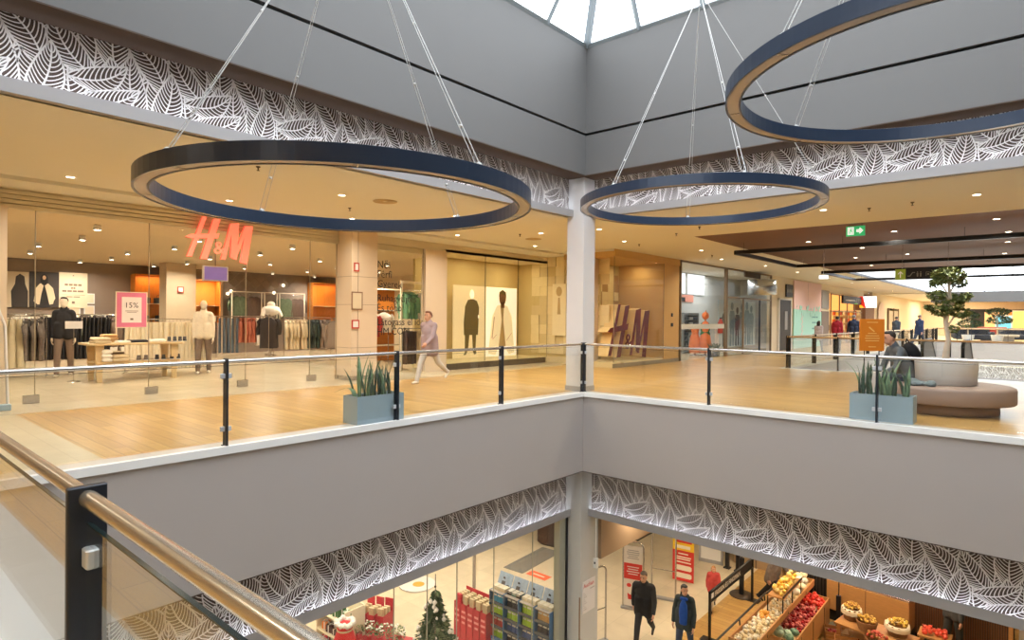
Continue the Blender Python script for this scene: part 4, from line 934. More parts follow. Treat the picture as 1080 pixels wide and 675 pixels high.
# mannequins
human('mannequin', 'mannequin in white top and dark trousers standing in the store', 'mannequin', (-9.05, -3.66, 0), R(62), 1.86, ((8, 3), (-8, 3)), ((2, 9, 8), (0, 9, 8)), 0, top=gmat('off_white', S(234, 218, 192)), trous=GRYB, shoe=M('shoe_white', S(230, 220, 205), .6), skin=MANN, face=False, vox=.014, slim=.9)
human('mannequin', 'mannequin in black turtleneck and dark trousers beside the table', 'mannequin', (-10.5, -6.25, 0), R(66), 1.88, ((10, 3), (-8, 3)), ((2, 9, 8), (0, 9, 8)), 0, top=BLK, trous=GRYB, shoe=M('shoe_white', S(230, 220, 205), .6), hair=BLK, skin=MANN, face=False, vox=.014, slim=.9)
# right part of the store, behind the word window
rack((-6.45, 1.0, 0), R(90), .86, 1.15, 'lower clothes rack behind the word window')
fill((-6.45, 1.0), R(90), .86, 1.15, [(5, 'trousers', gmat('dark_brown', S(74, 54, 46)), .9, .4, .1, 'dark brown trousers on the lower rack behind the word window', 'trousers', 'dark brown trousers'), (6, 'top', BEI, .85, .46, .12, 'beige top on the lower rack behind the word window', 'top', 'beige tops behind the word window')])
t = thing('ladder_frame', 'tall cream clothes frame with green shirts behind the word window', 'clothes rack', (-6.45, .98, 0), R(90)); t.scale = (.70, 1, 1)
for s in (-.63, .63): MB().box(s - .03, s + .03, -.03, .03, 0, 2.4).build('upright', CREAMF, t)
MB().box(-.66, .66, -.04, .04, 2.4, 2.47).build('top_board', CREAMF, t); MB().tube([(-.63, 0, 2.22), (.63, 0, 2.22)], .013, 8).build('rail', STEEL, t)
fill((-6.45, .98), R(90), .84, 2.22, [(4, 'top', gmat('fresh_green', S(104, 150, 112), var=.45), .72, .46, .13, 'green plaid shirt hanging on the tall cream frame', 'shirt', 'green shirts on the cream frame'), (4, 'top', WHT, .72, .46, .13, 'white blouse hanging on the tall cream frame', 'blouse', 'white blouses on the cream frame')])
t = thing('shelf_unit', 'orange backed wall shelf seen through the word window', 'shelf', (-9.7, 2.35, 0), R(90))
MB().box(-.6, .6, .14, .18, 0, 2.4).build('back_panel', WARMW, t)
for z in (.5, 1.05, 1.66, 2.36): MB().box(-.62, .62, -.2, .16, z, z + .04).build('shelf_board', CREAMF, t)
hang('top', gmat('red', S(176, 60, 52)), .7, .44, .16, (-9.0, 1.45, 1.6), R(50), 'red jacket hanging beside the orange wall shelf', 'jacket', None, 1); hang('top', WHT, .62, .5, .2, (-8.95, 1.85, 1.66), R(50), 'white jumper in front of the orange wall shelf', 'jumper', None, 2)
rack((-9.0, 1.65, 0), R(84), .8, 1.66, 'short rack with a red jacket and a white jumper')
# lit window with the two posters
WINW = M('window_backing', S(206, 184, 128), .7, var=.02)
box_st('wall_display_back', WINW, -7.0, -6.9, 1.4, 6.15, 0, 3.5); box_st('floor_display', M('display_deck', S(224, 206, 160), .5), -6.9, XS - .02, 1.4, 6.06, .0, .19); box_st('baseboard_display', M('plinth_dark', S(86, 74, 58), .6), XS - .02, XS + .02, 1.4, 5.9, 0, .17)
box_st('ceiling_display', CREAM, -6.9, XS, 1.4, 6.1, 3.3, 3.36)
for a, b in ((1.42, 3.0), (3.0, 4.5), (4.5, 6.0)): shop_panel('p', a, b, z0=.19, z1=3.3, label={1.42: 'left', 3.0: 'middle', 4.5: 'right'}[a] + ' glass panel of the lit poster window')
LB1 = M('lightbox_cream', S(226, 206, 160), .6, emit=S(246, 220, 164), es=.3); LB2 = M('lightbox_white', S(246, 240, 224), .6, emit=S(255, 238, 206), es=.6)
OLIVE = M('print_olive', S(104, 88, 32), .8, var=.1); WCOAT = M('print_white', S(236, 222, 186), .8, emit=S(236, 220, 180), es=.35); PFACE = M('print_face', S(132, 92, 52), .8); PBEIGE = M('print_beige', S(196, 168, 116), .8)
poster('lit poster of a figure in a long olive coat in the shop window', FR((-6.70, 2.72, .20), Y, X), 1.44, 2.27, LB1,
       (('coat', OLIVE, [[(.46, .72), (.44, 1.1), (.5, 1.62), (.62, 1.82), (.82, 1.86), (1.02, 1.8), (1.12, 1.6), (1.1, 1.1), (1.08, .72)], [(.5, .72), (.5, .2), (.45, .1), (.55, .1), (.64, .25), (.7, .72)], [(.82, .72), (.86, .2), (.92, .1), (1.02, .12), (.98, .3), (1.0, .72)]]), ('face', M('print_mask', S(250, 240, 214), .8, emit=S(250, 236, 200), es=.6), [ellip2(.8, 2.0, .1, .15), ellip2(1.1, 1.3, .03, .06)])), cat='lit poster')
poster('bright lit poster of a man in a white coat in the shop window', FR((-6.70, 4.18, .20), Y, X), 1.5, 2.27, LB2,
       (('shirt', PBEIGE, [[(.6, .3), (.62, 1.2), (.68, 1.72), (.86, 1.72), (.94, 1.2), (1.0, .3), (.8, .15)]]), ('coat', WCOAT, [[(.1, .1), (.28, 1.3), (.5, 1.66), (.66, 1.7), (.74, 1.2), (.6, .3), (.45, .05)], [(1.4, .1), (1.24, 1.3), (1.02, 1.66), (.86, 1.7), (.82, 1.2), (.96, .3), (1.1, .05)]]), ('lines', PBEIGE, [[(.3, .55), (.5, .7), (.5, .72), (.3, .57)], [(1.0, .5), (1.25, .75), (1.25, .77), (1.0, .53)], [(.26, .6), (.3, .6), (.4, 1.3), (.36, 1.3)]]), ('face', PFACE, [ellip2(.78, 1.92, .17, .24), [(.7, 1.6), (.88, 1.6), (.86, 1.8), (.72, 1.8)]]), ('hair', OLIVE, [[(.6, 1.95), (.62, 2.12), (.78, 2.2), (.94, 2.12), (.96, 1.95), (.9, 2.05), (.66, 2.05)]])), cat='lit poster')
for y in (2.0, 3.4, 5.0): a = area('window_lamp', (-6.2, y, 3.28), (0, 0, 0), .3, .6, 12, (1, .82, .5))
# checkered tile wall and corner window
m = MB().box(-6.9, -3.6, 6.05, 6.2, 0, 3.56); st(m, 'wall_tile', WINW)
rnd = random.Random(9); m = MB(); w_ = .345
for i in range(9):
    for j in range(10):
        if rnd.random() < .94: 
            d = rnd.choice((.012, .03, .05)); x0 = -6.3 + i * w_ + (j % 2) * w_ * .0; m.mat(rnd.randrange(2)); m.box(x0, x0 + w_ - .006, 6.05 - d, 6.05, .3 + j * .32, .3 + j * .32 + .314)
st(m, 'trim_30', [M('tile_a', S(232, 214, 166), .6), M('tile_b', S(214, 194, 146), .6)])
box_st('baseboard_tile', M('tile_base', S(222, 204, 164), .6), -6.3, -2.76, 6.0, 6.05, 0, .2)
poster('faint cream panel with a line drawing on the tiled wall', FR((-5.35, 5.99, .9), X, -Y), .55, 1.7, M('panel_cream', S(240, 226, 186), .6), (('drawing', PBEIGE, [ellip2(.27, 1.45, .12, .16), [(.2, .7), (.34, .7), (.3, 1.25), (.24, 1.25)]]),))
CW = M('corner_wall', S(206, 168, 108), .7, var=.02)
box_st('wall_corner_back', WINW, -4.6, -4.5, 6.2, 8.75, 0, 3.56); box_st('wall_corner_end', CW, -4.6, -2.75, 8.72, 9.86, 0, 3.56); box_st('floor_corner', M('display_deck', S(224, 206, 160), .5), -4.5, -2.76, 6.2, 8.72, 0, .16); box_st('baseboard_corner', M('plinth_grey', S(140, 128, 108), .6), -2.77, -2.73, 5.55, 9.86, 0, .12)
box_st('wall_corner_header', CW, -4.6, -2.72, 5.56, 9.86, 3.34, 3.56)
m = MB()
for i in range(7):
    for j in range(10):
        if rnd.random() < .92: m.mat(rnd.randrange(2)); m.box(-4.5, -4.5 + rnd.choice((.012, .03)), 6.25 + i * .345, 6.25 + i * .345 + .339, .3 + j * .3, .3 + j * .3 + .294)
st(m, 'trim_31', [M('tile_a', S(232, 214, 166), .6), M('tile_c', S(176, 140, 92), .6)])
box_st('floor_corner_front', M('display_deck', S(224, 206, 160), .5), -3.6, -2.76, 5.58, 6.05, 0, .16)
box_st('wall_corner_post', PIL, -3.66, -3.6, 5.58, 6.06, .0, 3.56)
shop_panel('p', 5.56, 8.7, x=-2.74, z0=.16, z1=3.34, label='glass of the corner window with the standing block letters')
t = thing('wall_switch', 'small dark switch on the cream wall right of the corner window', 'switch', (-2.74, 9.3, 1.62), R(90)); MB().box(-.05, .05, -.02, 0, -.06, .06).build('plate', BLACK, t); MB().box(-.02, .02, -.025, -.02, -.03, .03).build('key', STEEL, t)
t = thing('wall_switch', 'lower dark switch on the cream wall right of the corner window', 'switch', (-2.74, 9.3, 1.28), R(90)); MB().box(-.06, .06, -.03, 0, -.06, .06).build('plate', BLACK, t); MB().box(-.02, .02, -.035, -.03, -.03, .03).build('key', STEEL, t)
for y in (7.0, 8.2): area('window_lamp', (-3.6, y, 3.3), (0, 0, 0), .3, .4, 8, (1, .82, .5))
# store ceiling spots
SPOT = emat('spot_lens', (1, .9, .72, 1), 22)
def spot(x, y, power, z=3.18):
    t = thing('ceiling_spot', 'round white spotlight under the ceiling of the clothes store', 'spotlight', (x, y, z), 0, 'spotlights of the clothes store')
    MB().lathe([(.06, 0), (.065, -.04), (.075, -.10), (.055, -.10), (.05, -.09)], 16).build('housing', WHITE, t); MB().lathe([(.001, -.098), (.055, -.098)], 14, caps=False).build('lens', SPOT, t)
    if power: l = area('spot_lamp', (0, 0, -.115), (0, 0, 0), .1, .1, power, (1, .90, .74), 'DISK', 160); l.parent = t
for i, x in enumerate((-7.0, -9.2, -11.6, -14.0, -16.0)):
    for j, y in enumerate((-8.6, -6.6, -4.6, -2.6, -.6, 1.6, 3.6)):
        if x > -8 and y > 1: continue
        spot(x + (.35 if j % 2 else 0), y + (.3 if i % 2 else 0), 60 if (i + j) % 2 == 0 else 0)
# small screen under the logo, wall notices, papers
t = thing('hanging_screen', 'small lilac screen hanging under the red logo', 'screen', (-6.3, -4.55, 2.36), R(90)); MB().box(-.26, .26, -.03, .03, -.16, .16).build('bezel', WHITE, t)
f = FR((0, -.031, 0), X, -Y); MB().prism([f(-.235, -.135), f(.235, -.135), f(.235, .135), f(-.235, .135)], f.n * .002).build('display', M('screen_lilac', S(130, 110, 170), .4, var=.3, scale=5, emit=S(140, 116, 180), es=.5), t); MB().tube([(0, 0, .16), (0, 0, .82)], .01, 6).build('hanger', STEEL, t)
REDS = M('notice_red', S(190, 60, 48), .6)
def notice(loc, label, w_, h_, m, fr_=None):
    t = thing('wall_notice', label, 'notice', loc, R(90)); MB().box(-w_ / 2, w_ / 2, -.012, 0, -h_ / 2, h_ / 2).build('frame', fr_ or m, t); MB().box(-w_ / 2 + .03, w_ / 2 - .03, -.016, -.012, -h_ / 2 + .03, h_ / 2 - .03).build('sheet', m if fr_ else WHITE, t)
notice((-5.04, -1.88, 1.84), 'small framed paper notice on the cream pilaster', .3, .42, PW_, M('frame_brown', S(140, 104, 80), .6)); notice((-5.04, -1.92, 1.3), 'red alarm box on the cream pilaster', .2, .2, REDS); notice((-5.04, -1.9, 2.62), 'small red fire sign high on the cream pilaster', .14, .2, REDS); notice((-14.58, -2.15, 2.3), 'red triangle fire sign on the cream pillar inside the store', .2, .2, REDS)
for y, z, w_, h_ in ((-3.95, 1.52, .3, .36), (-3.55, 1.5, .3, .5), (-3.55, 1.98, .3, .34)): notice((XB, y - .55, z), 'pale paper notice left of the orange wall niche, ' + ('single one' if y < -3.9 else 'lower of two' if z < 1.7 else 'upper of two'), w_, h_, PW_, WHITE)
human('person', 'person walking past the word window in mauve jacket and pale trousers', 'person', (-3.5, -1.0, 0), R(10), 1.68, ((26, 6), (-26, 30)), ((-25, 8, 20), (28, 8, 30)), 4, top=gmat('mauve', S(158, 140, 146)), tk='coat', trous=gmat('pale_trousers', S(206, 200, 196)), shoe=M('shoe_white', S(230, 220, 205), .6), hair=M('hair_auburn', S(120, 72, 50), .6), hk='tied', vox=.014)

# ================================================================== THE MALL BEYOND
COOL = M('cool_wall', S(206, 206, 200), .7, var=.02); XM = -2.75
FRB = M('bronze_frame', S(132, 112, 88), .5, .3)
def seg(name, m, y0, y1, z0=0, z1=3.56, x=XM, t=.2): return box_st(name, m, x - t, x, y0, y1, z0, z1)
# grey fashion shop
box_st('wall_shop_grey_back', COOL, -5.5, -5.3, 9.9, 22.4, 0, 3.56); box_st('wall_shop_grey_side', COOL, -5.4, -2.8, 9.86, 9.95, 0, 3.56); box_st('wall_shop_grey_end', COOL, -5.4, -2.9, 22.3, 22.4, 0, 3.56)
def pane(label, y0, y1, z0=.05, z1=3.5, x=XM, bars=()):
    t = thing('shop_window', label, 'shop window', (x, (y0 + y1) / 2, 0)); a = (y1 - y0) / 2
    MB().box(-.006, .006, -a, a, z0, z1).build('pane', SHOPGLASS, t); m = MB()
    for s in (-a, a): m.box(-.04, .04, s - .03, s + .03, 0, z1 + .05)
    m.box(-.04, .04, -a, a, z1, z1 + .06)
    for z in bars: m.box(-.03, .03, -a, a, z, z + .06)
    m.build('frame', FRB, t); return t
pane('tall shop window of the grey shop next to the corner window', 9.95, 13.95)
MB().box(-.01, .01, -1.9, 1.9, 1.12, 1.3).build('frosted_band', M('frost', S(214, 214, 206), .6), bpy.data.objects['shop_window'])
pane('glass door front with a silver drum sign', 14.1, 19.35, bars=(2.35,))
for y in (15.9, 17.9):
    t = thing('shop_door_post', 'dark door stile of the glass door front' + (' nearer the corner window' if y < 16 else ' farther along'), 'door stile', (XM, y, 0)); MB().box(-.03, .03, -.04, .04, .02, 2.35).build('stile', DARK if y > 17 else FRB, t); MB().tube([(.06, .08, .9), (.06, .08, 1.3)], .012, 6).tube([(.03, .04, .95), (.06, .08, .95)], .008, 6).build('handle', STEEL, t)
t = thing('drum_sign', 'shiny silver drum sign above the glass doors', 'sign', (XM + .3, 17.3, 2.55)); MB().lathe([(.56, 0), (.6, .02), (.6, .66), (.56, .68)], 40).build('drum', M('silver_drum', S(200, 204, 206), .22, .8, var=.1), t); MB().box(-.3, -.1, -.05, .05, .3, .4).build('bracket', STEEL, t)
t = thing('patterned_print', 'dark patterned panel above the silver drum sign', 'panel', (XM + .02, 16.9, 3.3)); MB().box(-.02, .02, -.95, .95, -.0 - .0, .22).build('sheet', M('speckle_dark', S(96, 82, 74), .6, var=.8, scale=22), t)
SCR = emat('screen_white', (.93, .97, 1, 1), 1.3)
for y0, y1, lab in ((14.7, 15.5, 'narrow white light panel on the back wall of the grey shop'), (15.75, 17.55, 'wide white light panel on the back wall of the grey shop')):
    t = thing('light_screen', lab, 'screen', (-5.26, (y0 + y1) / 2 + .1, 2.62)); a = (y1 - y0) / 2; MB().box(-.03, .02, -a, a, 0, .9).build('display', SCR, t); MB().box(-.035, .015, -a - .03, a + .03, -.03, .93).build('bezel', WHITE, t)
t = thing('wall_sign', 'faded salmon sign on the grey shop wall', 'sign', (-5.29, 15.9, 2.25)); MB().box(0, .03, -.6, .6, 0, .32).build('board', M('salmon', S(226, 150, 128), .6), t); MB().box(.03, .05, -.62, -.3, .02, .2).build('dark_mark', BAGD, t)
t = thing('tower_shelf', 'tall grey shelf tower with folded stacks in the grey shop', 'shelf', (-4.9, 15.0, 0)); m = MB().box(-.25, .25, -.75, -.7, 0, 1.75).box(-.25, .25, .7, .75, 0, 1.75).box(-.25, -.22, -.7, .7, 0, 1.75); m.build('frame', M('tower_grey', S(130, 134, 132), .5), t)
for i in range(8): MB().box(-.24, .25, -.7, .7, .1 + i * .22, .12 + i * .22).build('shelf_board', M('tower_grey', S(130, 134, 132), .5), t)
rnd = random.Random(4)
for i in range(7):
    for k in range(3): tag(MB().rbox(-.16, .16, -.18, .18, 0, .12, .03).build('folded_garment', gmat('ink%d' % (k % 2), (S(70, 78, 84), S(150, 150, 146))[k % 2]), None, (-4.8, 14.55 + k * .44, .122 + i * .22)), 'folded grey garment in the tall shelf tower of the grey shop', 'folded clothes', 'folded garments in the shelf tower')
ORG = gmat('orange', S(222, 116, 60), var=.3); GRN = gmat('green', S(40, 110, 70))
t = thing('dress_form', 'dress form in orange and green in the grey shop window', 'dress form', (-3.5, 13.8, .0)); m = MB().lathe([(.24, .1), (.26, .4), (.2, .8), (.13, .95), (.2, 1.2), (.12, 1.34), (.05, 1.4)], 20); m.build('dress', ORG, t)
MB().lathe([(.21, .84), (.17, .98), (.23, 1.2), (.14, 1.34)], 20, (-.02, .04, 0)).build('green_jacket', GRN, t); MB().lathe([(.2, 0), (.2, .02), (.03, .04), (.03, .12)], 16).build('base', STEEL, t); MB().ell((0, 0, 1.62), (.14, .14, .16)).tube([(0, 0, 1.76), (.02, .02, 1.84)], .02, 6).tube([(0, 0, 1.4), (0, 0, 1.5)], .03, 8).build('pumpkin_head', ORG, t)
t = thing('dress_form', 'second dress form in orange behind the green and orange one', 'dress form', (-3.85, 13.6, .0)); MB().lathe([(.22, .1), (.24, .4), (.18, .75), (.12, .9), (.18, 1.1), (.1, 1.22), (.04, 1.28)], 20).build('dress', ORG, t); MB().lathe([(.2, 0), (.2, .02), (.03, .04), (.03, .12)], 16).build('base', STEEL, t)
for k, y in enumerate((13.15, 13.5, 13.8)):
    t = thing('potted_plant', 'small potted plant low in the grey shop window, %s of three' % ('first', 'second', 'third')[k], 'plant', (-2.98, y, 0)); MB().lathe([(.08, 0), (.11, .2), (.09, .2)], 16).build('pot', BLACK, t); m = MB()
    for q in range(9): blade(m, (0, 0, .18), .35, .05, .5, q * .7)
    m.build('foliage', LEAFG, t)
t = thing('fire_extinguisher', 'red fire extinguisher inside the glass door front', 'extinguisher', (-3.2, 14.6, .9)); MB().lathe([(.09, 0), (.1, .03), (.1, .45), (.06, .55), (.03, .6)], 16).build('tank', REDS, t); MB().box(-.03, .08, -.02, .02, .6, .66).build('valve', BLACK, t); MB().box(-.2, -.1, -.1, .1, -.9, .3).build('stand', WHITE, t)
# dark printed figures on the doors of the second shop: a flat print
t = thing('window_print', 'large printed photo of standing people inside the glass doors', 'poster', (-3.4, 17.0, 0)); f = FR((0, 0, 0), Y, X)
MB().prism([f(-2.2, .3), f(2.1, .3), f(2.1, 2.3), f(-2.2, 2.3)], f.n * .02).build('sheet', M('print_sky', S(186, 200, 206), .6), t)
PR = [M('print_ink', S(52, 60, 66), .7, var=.5, scale=7), M('print_blue', S(120, 140, 150), .7, var=.4, scale=7)]
for k, (u, h_) in enumerate(((-1.5, 1.75), (-.7, 1.9), (-.1, 1.7), (.45, 1.85), (1.05, 1.95), (1.6, 1.8))):
    m = MB(); q = h_ / 1.8; P_ = lambda pts: m.prism([f(u + a * q, .3 + b * q, .02) for a, b in pts], f.n * (.002 + .001 * k))
    P_([(-.26, .75), (-.3, 1.3), (-.2, 1.48), (.2, 1.48), (.3, 1.3), (.26, .75)]); P_([(-.24, .02), (-.22, .8), (-.02, .8), (-.06, .02)]); P_([(.06, .02), (.02, .8), (.22, .8), (.24, .02)]); m.prism([f(u + a * q, .3 + b * q, .02) for a, b in ellip2(0, 1.66, .15, .17)], f.n * (.002 + .001 * k))
    m.build('printed_figure', PR[k % 2 if k != 4 else 1], t)
# cream wall with dark kiosk, square sign, pink and mint hoarding
seg('wall_mall_cream', CREAM, 19.4, 22.4); seg('wall_mall_hoarding', CREAM, 22.4, 27.9)
t = thing('dark_kiosk', 'tall dark cabinet door with a pale strip in the cream mall wall', 'door', (XM, 21.2, 0)); MB().box(0, .08, -.85, .85, 0, 2.45).build('panel', BLACK, t); MB().box(.08, .1, -.1, .3, 1.0, 1.9).build('pale_strip', M('kiosk_strip', S(150, 146, 142), .5), t); MB().box(0, .1, -.95, -.85, 0, 2.5).box(0, .1, .85, .95, 0, 2.5).box(0, .1, -.95, .95, 2.45, 2.52).build('frame', WHITE, t)
t = thing('square_sign', 'small square black sign with tiny icons beside the pink and mint hoarding', 'sign', (XM + .02, 21.9, 2.62)); MB().box(0, .05, -.5, .5, 0, .62).build('board', BLACK, t); m = MB()
for k in range(3): f = FR((.051, -.3 + k * .3, .3), Y, X); m.prism([f(*p) for p in ellip2(0, 0, .07, .1, 10)], f.n * .003)
m.build('icons', DIM, t)
PINKH = M('hoarding_pink', S(226, 190, 186), .6, var=.03); MINT = M('hoarding_mint', S(164, 214, 200), .6, var=.03)
t = thing('hoarding', 'large advertising hoarding with pink top and mint green bottom', 'hoarding', (XM + .03, 22.6, 0)); f = FR((0, 0, 0), Y, X)
MB().prism([f(0, 2.0), f(5.0, 1.9), f(5.0, 3.5), f(0, 3.5)], f.n * .04).build('pink_sheet', PINKH, t); MB().prism([f(0, .02), f(5.0, .02), f(5.0, 1.94), f(0, 2.04)], f.n * .05).build('mint_sheet', MINT, t)
m = MB(); rnd = random.Random(2)
for k in range(26): u, v = rnd.uniform(.3, 4.6), rnd.uniform(1.7, 2.2); m.prism([f(u + a, v + b, .05) for a, b in ellip2(0, 0, rnd.uniform(.06, .2), rnd.uniform(.03, .12), 8, rnd.uniform(0, 3))], f.n * (.004 + .0003 * k))
m.build('splash', MINT, t); m = MB()
for k in range(9): m.prism([f(1.3 + .12 * (k % 2) + a, .75 + k * .13 + b, .05) for a, b in ellip2(0, 0, .09, .06, 8, k)], f.n * (.004 + .0005 * k))
for v in (.45, .55): m.prism([f(.4, v, .05), f(1.9, v, .05), f(1.9, v + .03, .05), f(.4, v + .03, .05)], f.n * .004)
m.build('pale_drawing', PINKH, t); m = MB()
for k, v in enumerate((1.6, 1.3, .98)): 
    for u0 in (3.2, 3.55, 3.95): m.prism([f(u0, v, .05), f(u0 + .28, v, .05), f(u0 + .28, v + .08, .05), f(u0, v + .08, .05)], f.n * .004)
m.build('lettering', M('hoarding_ink', S(96, 150, 146), .6), t); MB().prism([f(2.4, 2.5, .04), f(2.44, 2.5, .04), f(2.44, 3.45, .04), f(2.4, 3.45, .04)], f.n * .003).build('joint', M('hoarding_joint', S(180, 150, 146), .6), t)
t = thing('grey_door', 'grey service door with a louvre above it, right of the hoarding', 'door', (XM + .02, 28.5, 0)); MB().box(0, .05, -.75, .75, 0, 2.0).build('leaf', M('door_brown', S(120, 104, 92), .6), t); m = MB().box(0, .05, -.8, .8, 2.15, 3.2)
for k in range(8): m.box(.05, .07, -.75, .75, 2.2 + k * .12, 2.26 + k * .12)
m.build('louvre', M('louvre_grey', S(150, 148, 146), .5), t); MB().tube([(.05, .6, .9), (.1, .6, .9), (.1, .6, 1.2)], .015, 6).build('handle', STEEL, t); seg('wall_mall_door', CREAM, 27.9, 29.6)
t = thing('white_light_sign', 'small white lit sign under the ceiling near the hoarding', 'sign', camd(8.38, 16.5, 2.65)); MB().rbox(-.11, .11, -.03, .03, -.05, .05, .01).build('box', emat('sign_lit_white', (.95, 1, .98, 1), 1.6), t); MB().tube([(0, 0, .05), (0, 0, .91)], .008, 6).build('hanger', STEEL, t)
# warm shop with brown column and signs
seg('wall_mall_warm_head', CREAM, 29.6, 40, 3.1, 3.56); box_st('wall_warm_back', M('warm_shop_glow', S(240, 186, 110), .6, emit=S(255, 190, 110), es=.9), -6.2, -6.0, 29.6, 40, 0, 3.5); box_st('wall_brown_column', M('brown_brick', S(120, 84, 62), .7, var=.3, scale=9), -3.4, XM + .12, 38.6, 41.5, 0, 3.3)  # back wall glows: the shop's warm light is put into the wall
t = thing('fascia_sign', 'dark shop fascia sign with white letters and a green mark', 'sign', (XM + .1, 35.4, 2.55)); MB().box(-.06, .06, -3.2, 3.2, 0, .5).build('board', BLACK, t)
m = MB()
for k in range(4): m.box(.06, .08, -2.6 + k * .34, -2.36 + k * .34, .12, .40)
m.build('white_letters', LITE, t); MB().lathe([(.2, 0), (.2, .05)], 16).build('green_mark', M('mark_green', S(110, 170, 60), .5, emit=S(110, 170, 60), es=.5), t); t.children[-1].location = (.07, -.6, .25); t.children[-1].rotation_euler = (0, R(90), 0)
m = MB(); 
for k in range(5): m.box(.06, .08, .1 + k * .55, .5 + k * .55, .15, .33)
m.build('grey_letters', DIM, t)
t = thing('grid_screen', 'black grid of tall frames in front of the warm shop', 'screen', (XM, 34.2, 0)); m = MB()
for k in range(5): m.box(-.03, .03, -4.3 + k * 2.0, -4.24 + k * 2.0, 0, 3.08)
for z in (2.0, 3.02): m.box(-.03, .03, -4.3, 3.8, z, z + .05)
m.build('grid', FRB, t)
t = thing('blade_sign', 'small lit sign in red yellow and white hanging out above the warm shop', 'sign', (XM + .55, 37.2, 2.35)); MB().box(-.5, .5, -.08, .08, 0, .78).build('box', emat('blade_white', (1, .96, .9, 1), 1.5), t); MB().prism([(-.5, -.085, 0), (-.12, -.085, 0), (-.3, -.085, .78), (-.5, -.085, .78)], (0, .004, 0)).build('red_field', M('sign_red', S(220, 50, 40), .5, emit=S(220, 50, 40), es=.6), t); MB().prism([(-.5, -.09, 0), (-.2, -.09, 0), (-.5, -.09, .3)], (0, .004, 0)).build('yellow_field', M('sign_yellow', S(240, 190, 40), .5, emit=S(240, 190, 40), es=.6), t)
box_st('wall_warm_end', MATS['warm_shop_glow'], -6.2, -3.4, 40.2, 40.4, 0, 3.5)  # end wall glows the same way, shop light painted in
for k, x in enumerate((-5.2, -4.2, -3.3)):
    t = thing('market_shelf', 'bright food shelf inside the warm shop, %s of three' % ('first', 'second', 'third')[k], 'shelf', (x, 38.2, 0)); m = MB().box(-.45, .45, .15, .2, 0, 2.2)
    for z in (.3, .8, 1.3, 1.8): m.box(-.45, .45, -.2, .2, z, z + .03)
    m.build('frame', CREAMF, t); rn = random.Random(k)
    for z in (.33, .83, 1.33, 1.83):
        for q in range(4): tag(MB().rbox(-.09, .09, -.1, .1, 0, rn.uniform(.2, .36), .02).build('packet', M('pack%d' % (q % 4), (S(200, 90, 50), S(236, 190, 90), S(150, 60, 50), S(220, 210, 180))[q % 4], .5), None, (x - .33 + q * .22, 38.15, z)), 'coloured packet on a shelf of the warm shop', 'packet', 'packets in the warm shop')
seg('wall_mall_far_cream', CREAM, 41.5, 47); seg('wall_mall_far_cream_right', CREAM, 52, 66); seg('wall_mall_far_head', CREAM, 47, 52, 2.5, 3.56)
m = MB(); f = FR((XM, 44.3, 0), Y, X); pts = [f(-1.2, 0, .05), f(1.2, 0, .05)] + [f(1.2 * math.cos(R(a)), 2.0 + .9 * math.sin(R(a)), .05) for a in range(0, 181, 20)]
tag(m.prism(pts, f.n * .06).build('arched_relief', M('arch_pink', S(232, 206, 184), .6)), 'pale arched panel on the far cream wall past the brown column', 'panel')
t = thing('framed_window', 'dark framed window in the far cream mall wall', 'window', (XM, 49.5, 0)); MB().box(0, .05, -2.2, 2.2, .3, 2.3).build('pane', M('far_pane', S(170, 160, 140), .3), t); MB().box(.03, .1, -2.3, -2.1, 0, 2.5).box(.03, .1, 2.1, 2.3, 0, 2.5).box(.03, .1, -.1, .1, 0, 2.5).build('frame', FRB, t)
# railings of the second opening
RW = M('rail_wood', S(190, 158, 116), .5, var=.1)
railing('glass railing with wooden rail along the second opening, in front of the hoarding', (.96, 9.72), (.96, 43.4), [.02, 2.8, 5.6, 8.4, 11.2, 14, 17, 20, 23, 26, 29, 32, 33.6], None, RW, postm=BLACK, pw=.14, clamp=False, rr=.028)
railing('glass railing with dark posts behind the round bench', (.96, 9.72), (12.9, 9.72), [.02, 1.4, 4.1, 5.85, 8.0, 10.4, 11.9], None, RW, postm=BLACK, pw=.12, clamp=False, rr=.028)
railing('far railing with wooden rail across the end of the second opening', (1.0, 43.55), (12.9, 43.55), [.02, 2, 4, 6, 8, 10, 11.8], None, RW, postm=DARK, clamp=False, rr=.05)
frieze('wall_leaf_far', FR((1.0, 43.48, -2.45), X, -Y), 11.9, .85, 0); box_st('trim_40', LEDGE, 1.0, VX, 43.3, 43.45, -2.6, -2.42)
# second roof light and end wall over the far opening
box_st('wall_far_fascia', GREY, .6, VX, 43.5, 43.9, 2.85, 3.6); box_st('wall_far_side', WHITE, .3, .6, 18.6, 43.9, 3.56, 7); box_st('wall_far_front', WHITE, .6, VX, 18.4, 18.6, 3.62, 7.4)
o = box_st('trim_41', BLACK, .55, .62, 18.6, 43.5, 3.5, 3.6); 
m = MB()
for x in range(9): m.box(.7 + x * 1.5 - .03, .7 + x * 1.5 + .03, 43.5, 43.58, 3.6, 9)
for z in (5.4, 7.2, 9): m.box(.6, VX, 43.5, 43.58, z - .03, z + .03)
for y in (24, 30, 36): m.box(.6, VX, y, y + .08, 8.9, 9)
o = st(m, 'window_2', FRAME); q = MB().add([(.6, 43.54, 3.6), (VX, 43.54, 3.6), (VX, 43.54, 9), (.6, 43.54, 9)], [(0, 1, 2, 3)]).add([(.6, 18.5, 9), (VX, 18.5, 9), (VX, 43.5, 9), (.6, 43.5, 9)], [(0, 1, 2, 3)]).build('window_glass', SKYGLASS, o); q['kind'] = 'structure'
box_st('wall_far_side_top', WHITE, .3, .6, 18.6, 43.9, 7, 9); box_st('trim_42', BLACK, 2.5, VX, 33.0, 33.25, 5.1, 5.35)
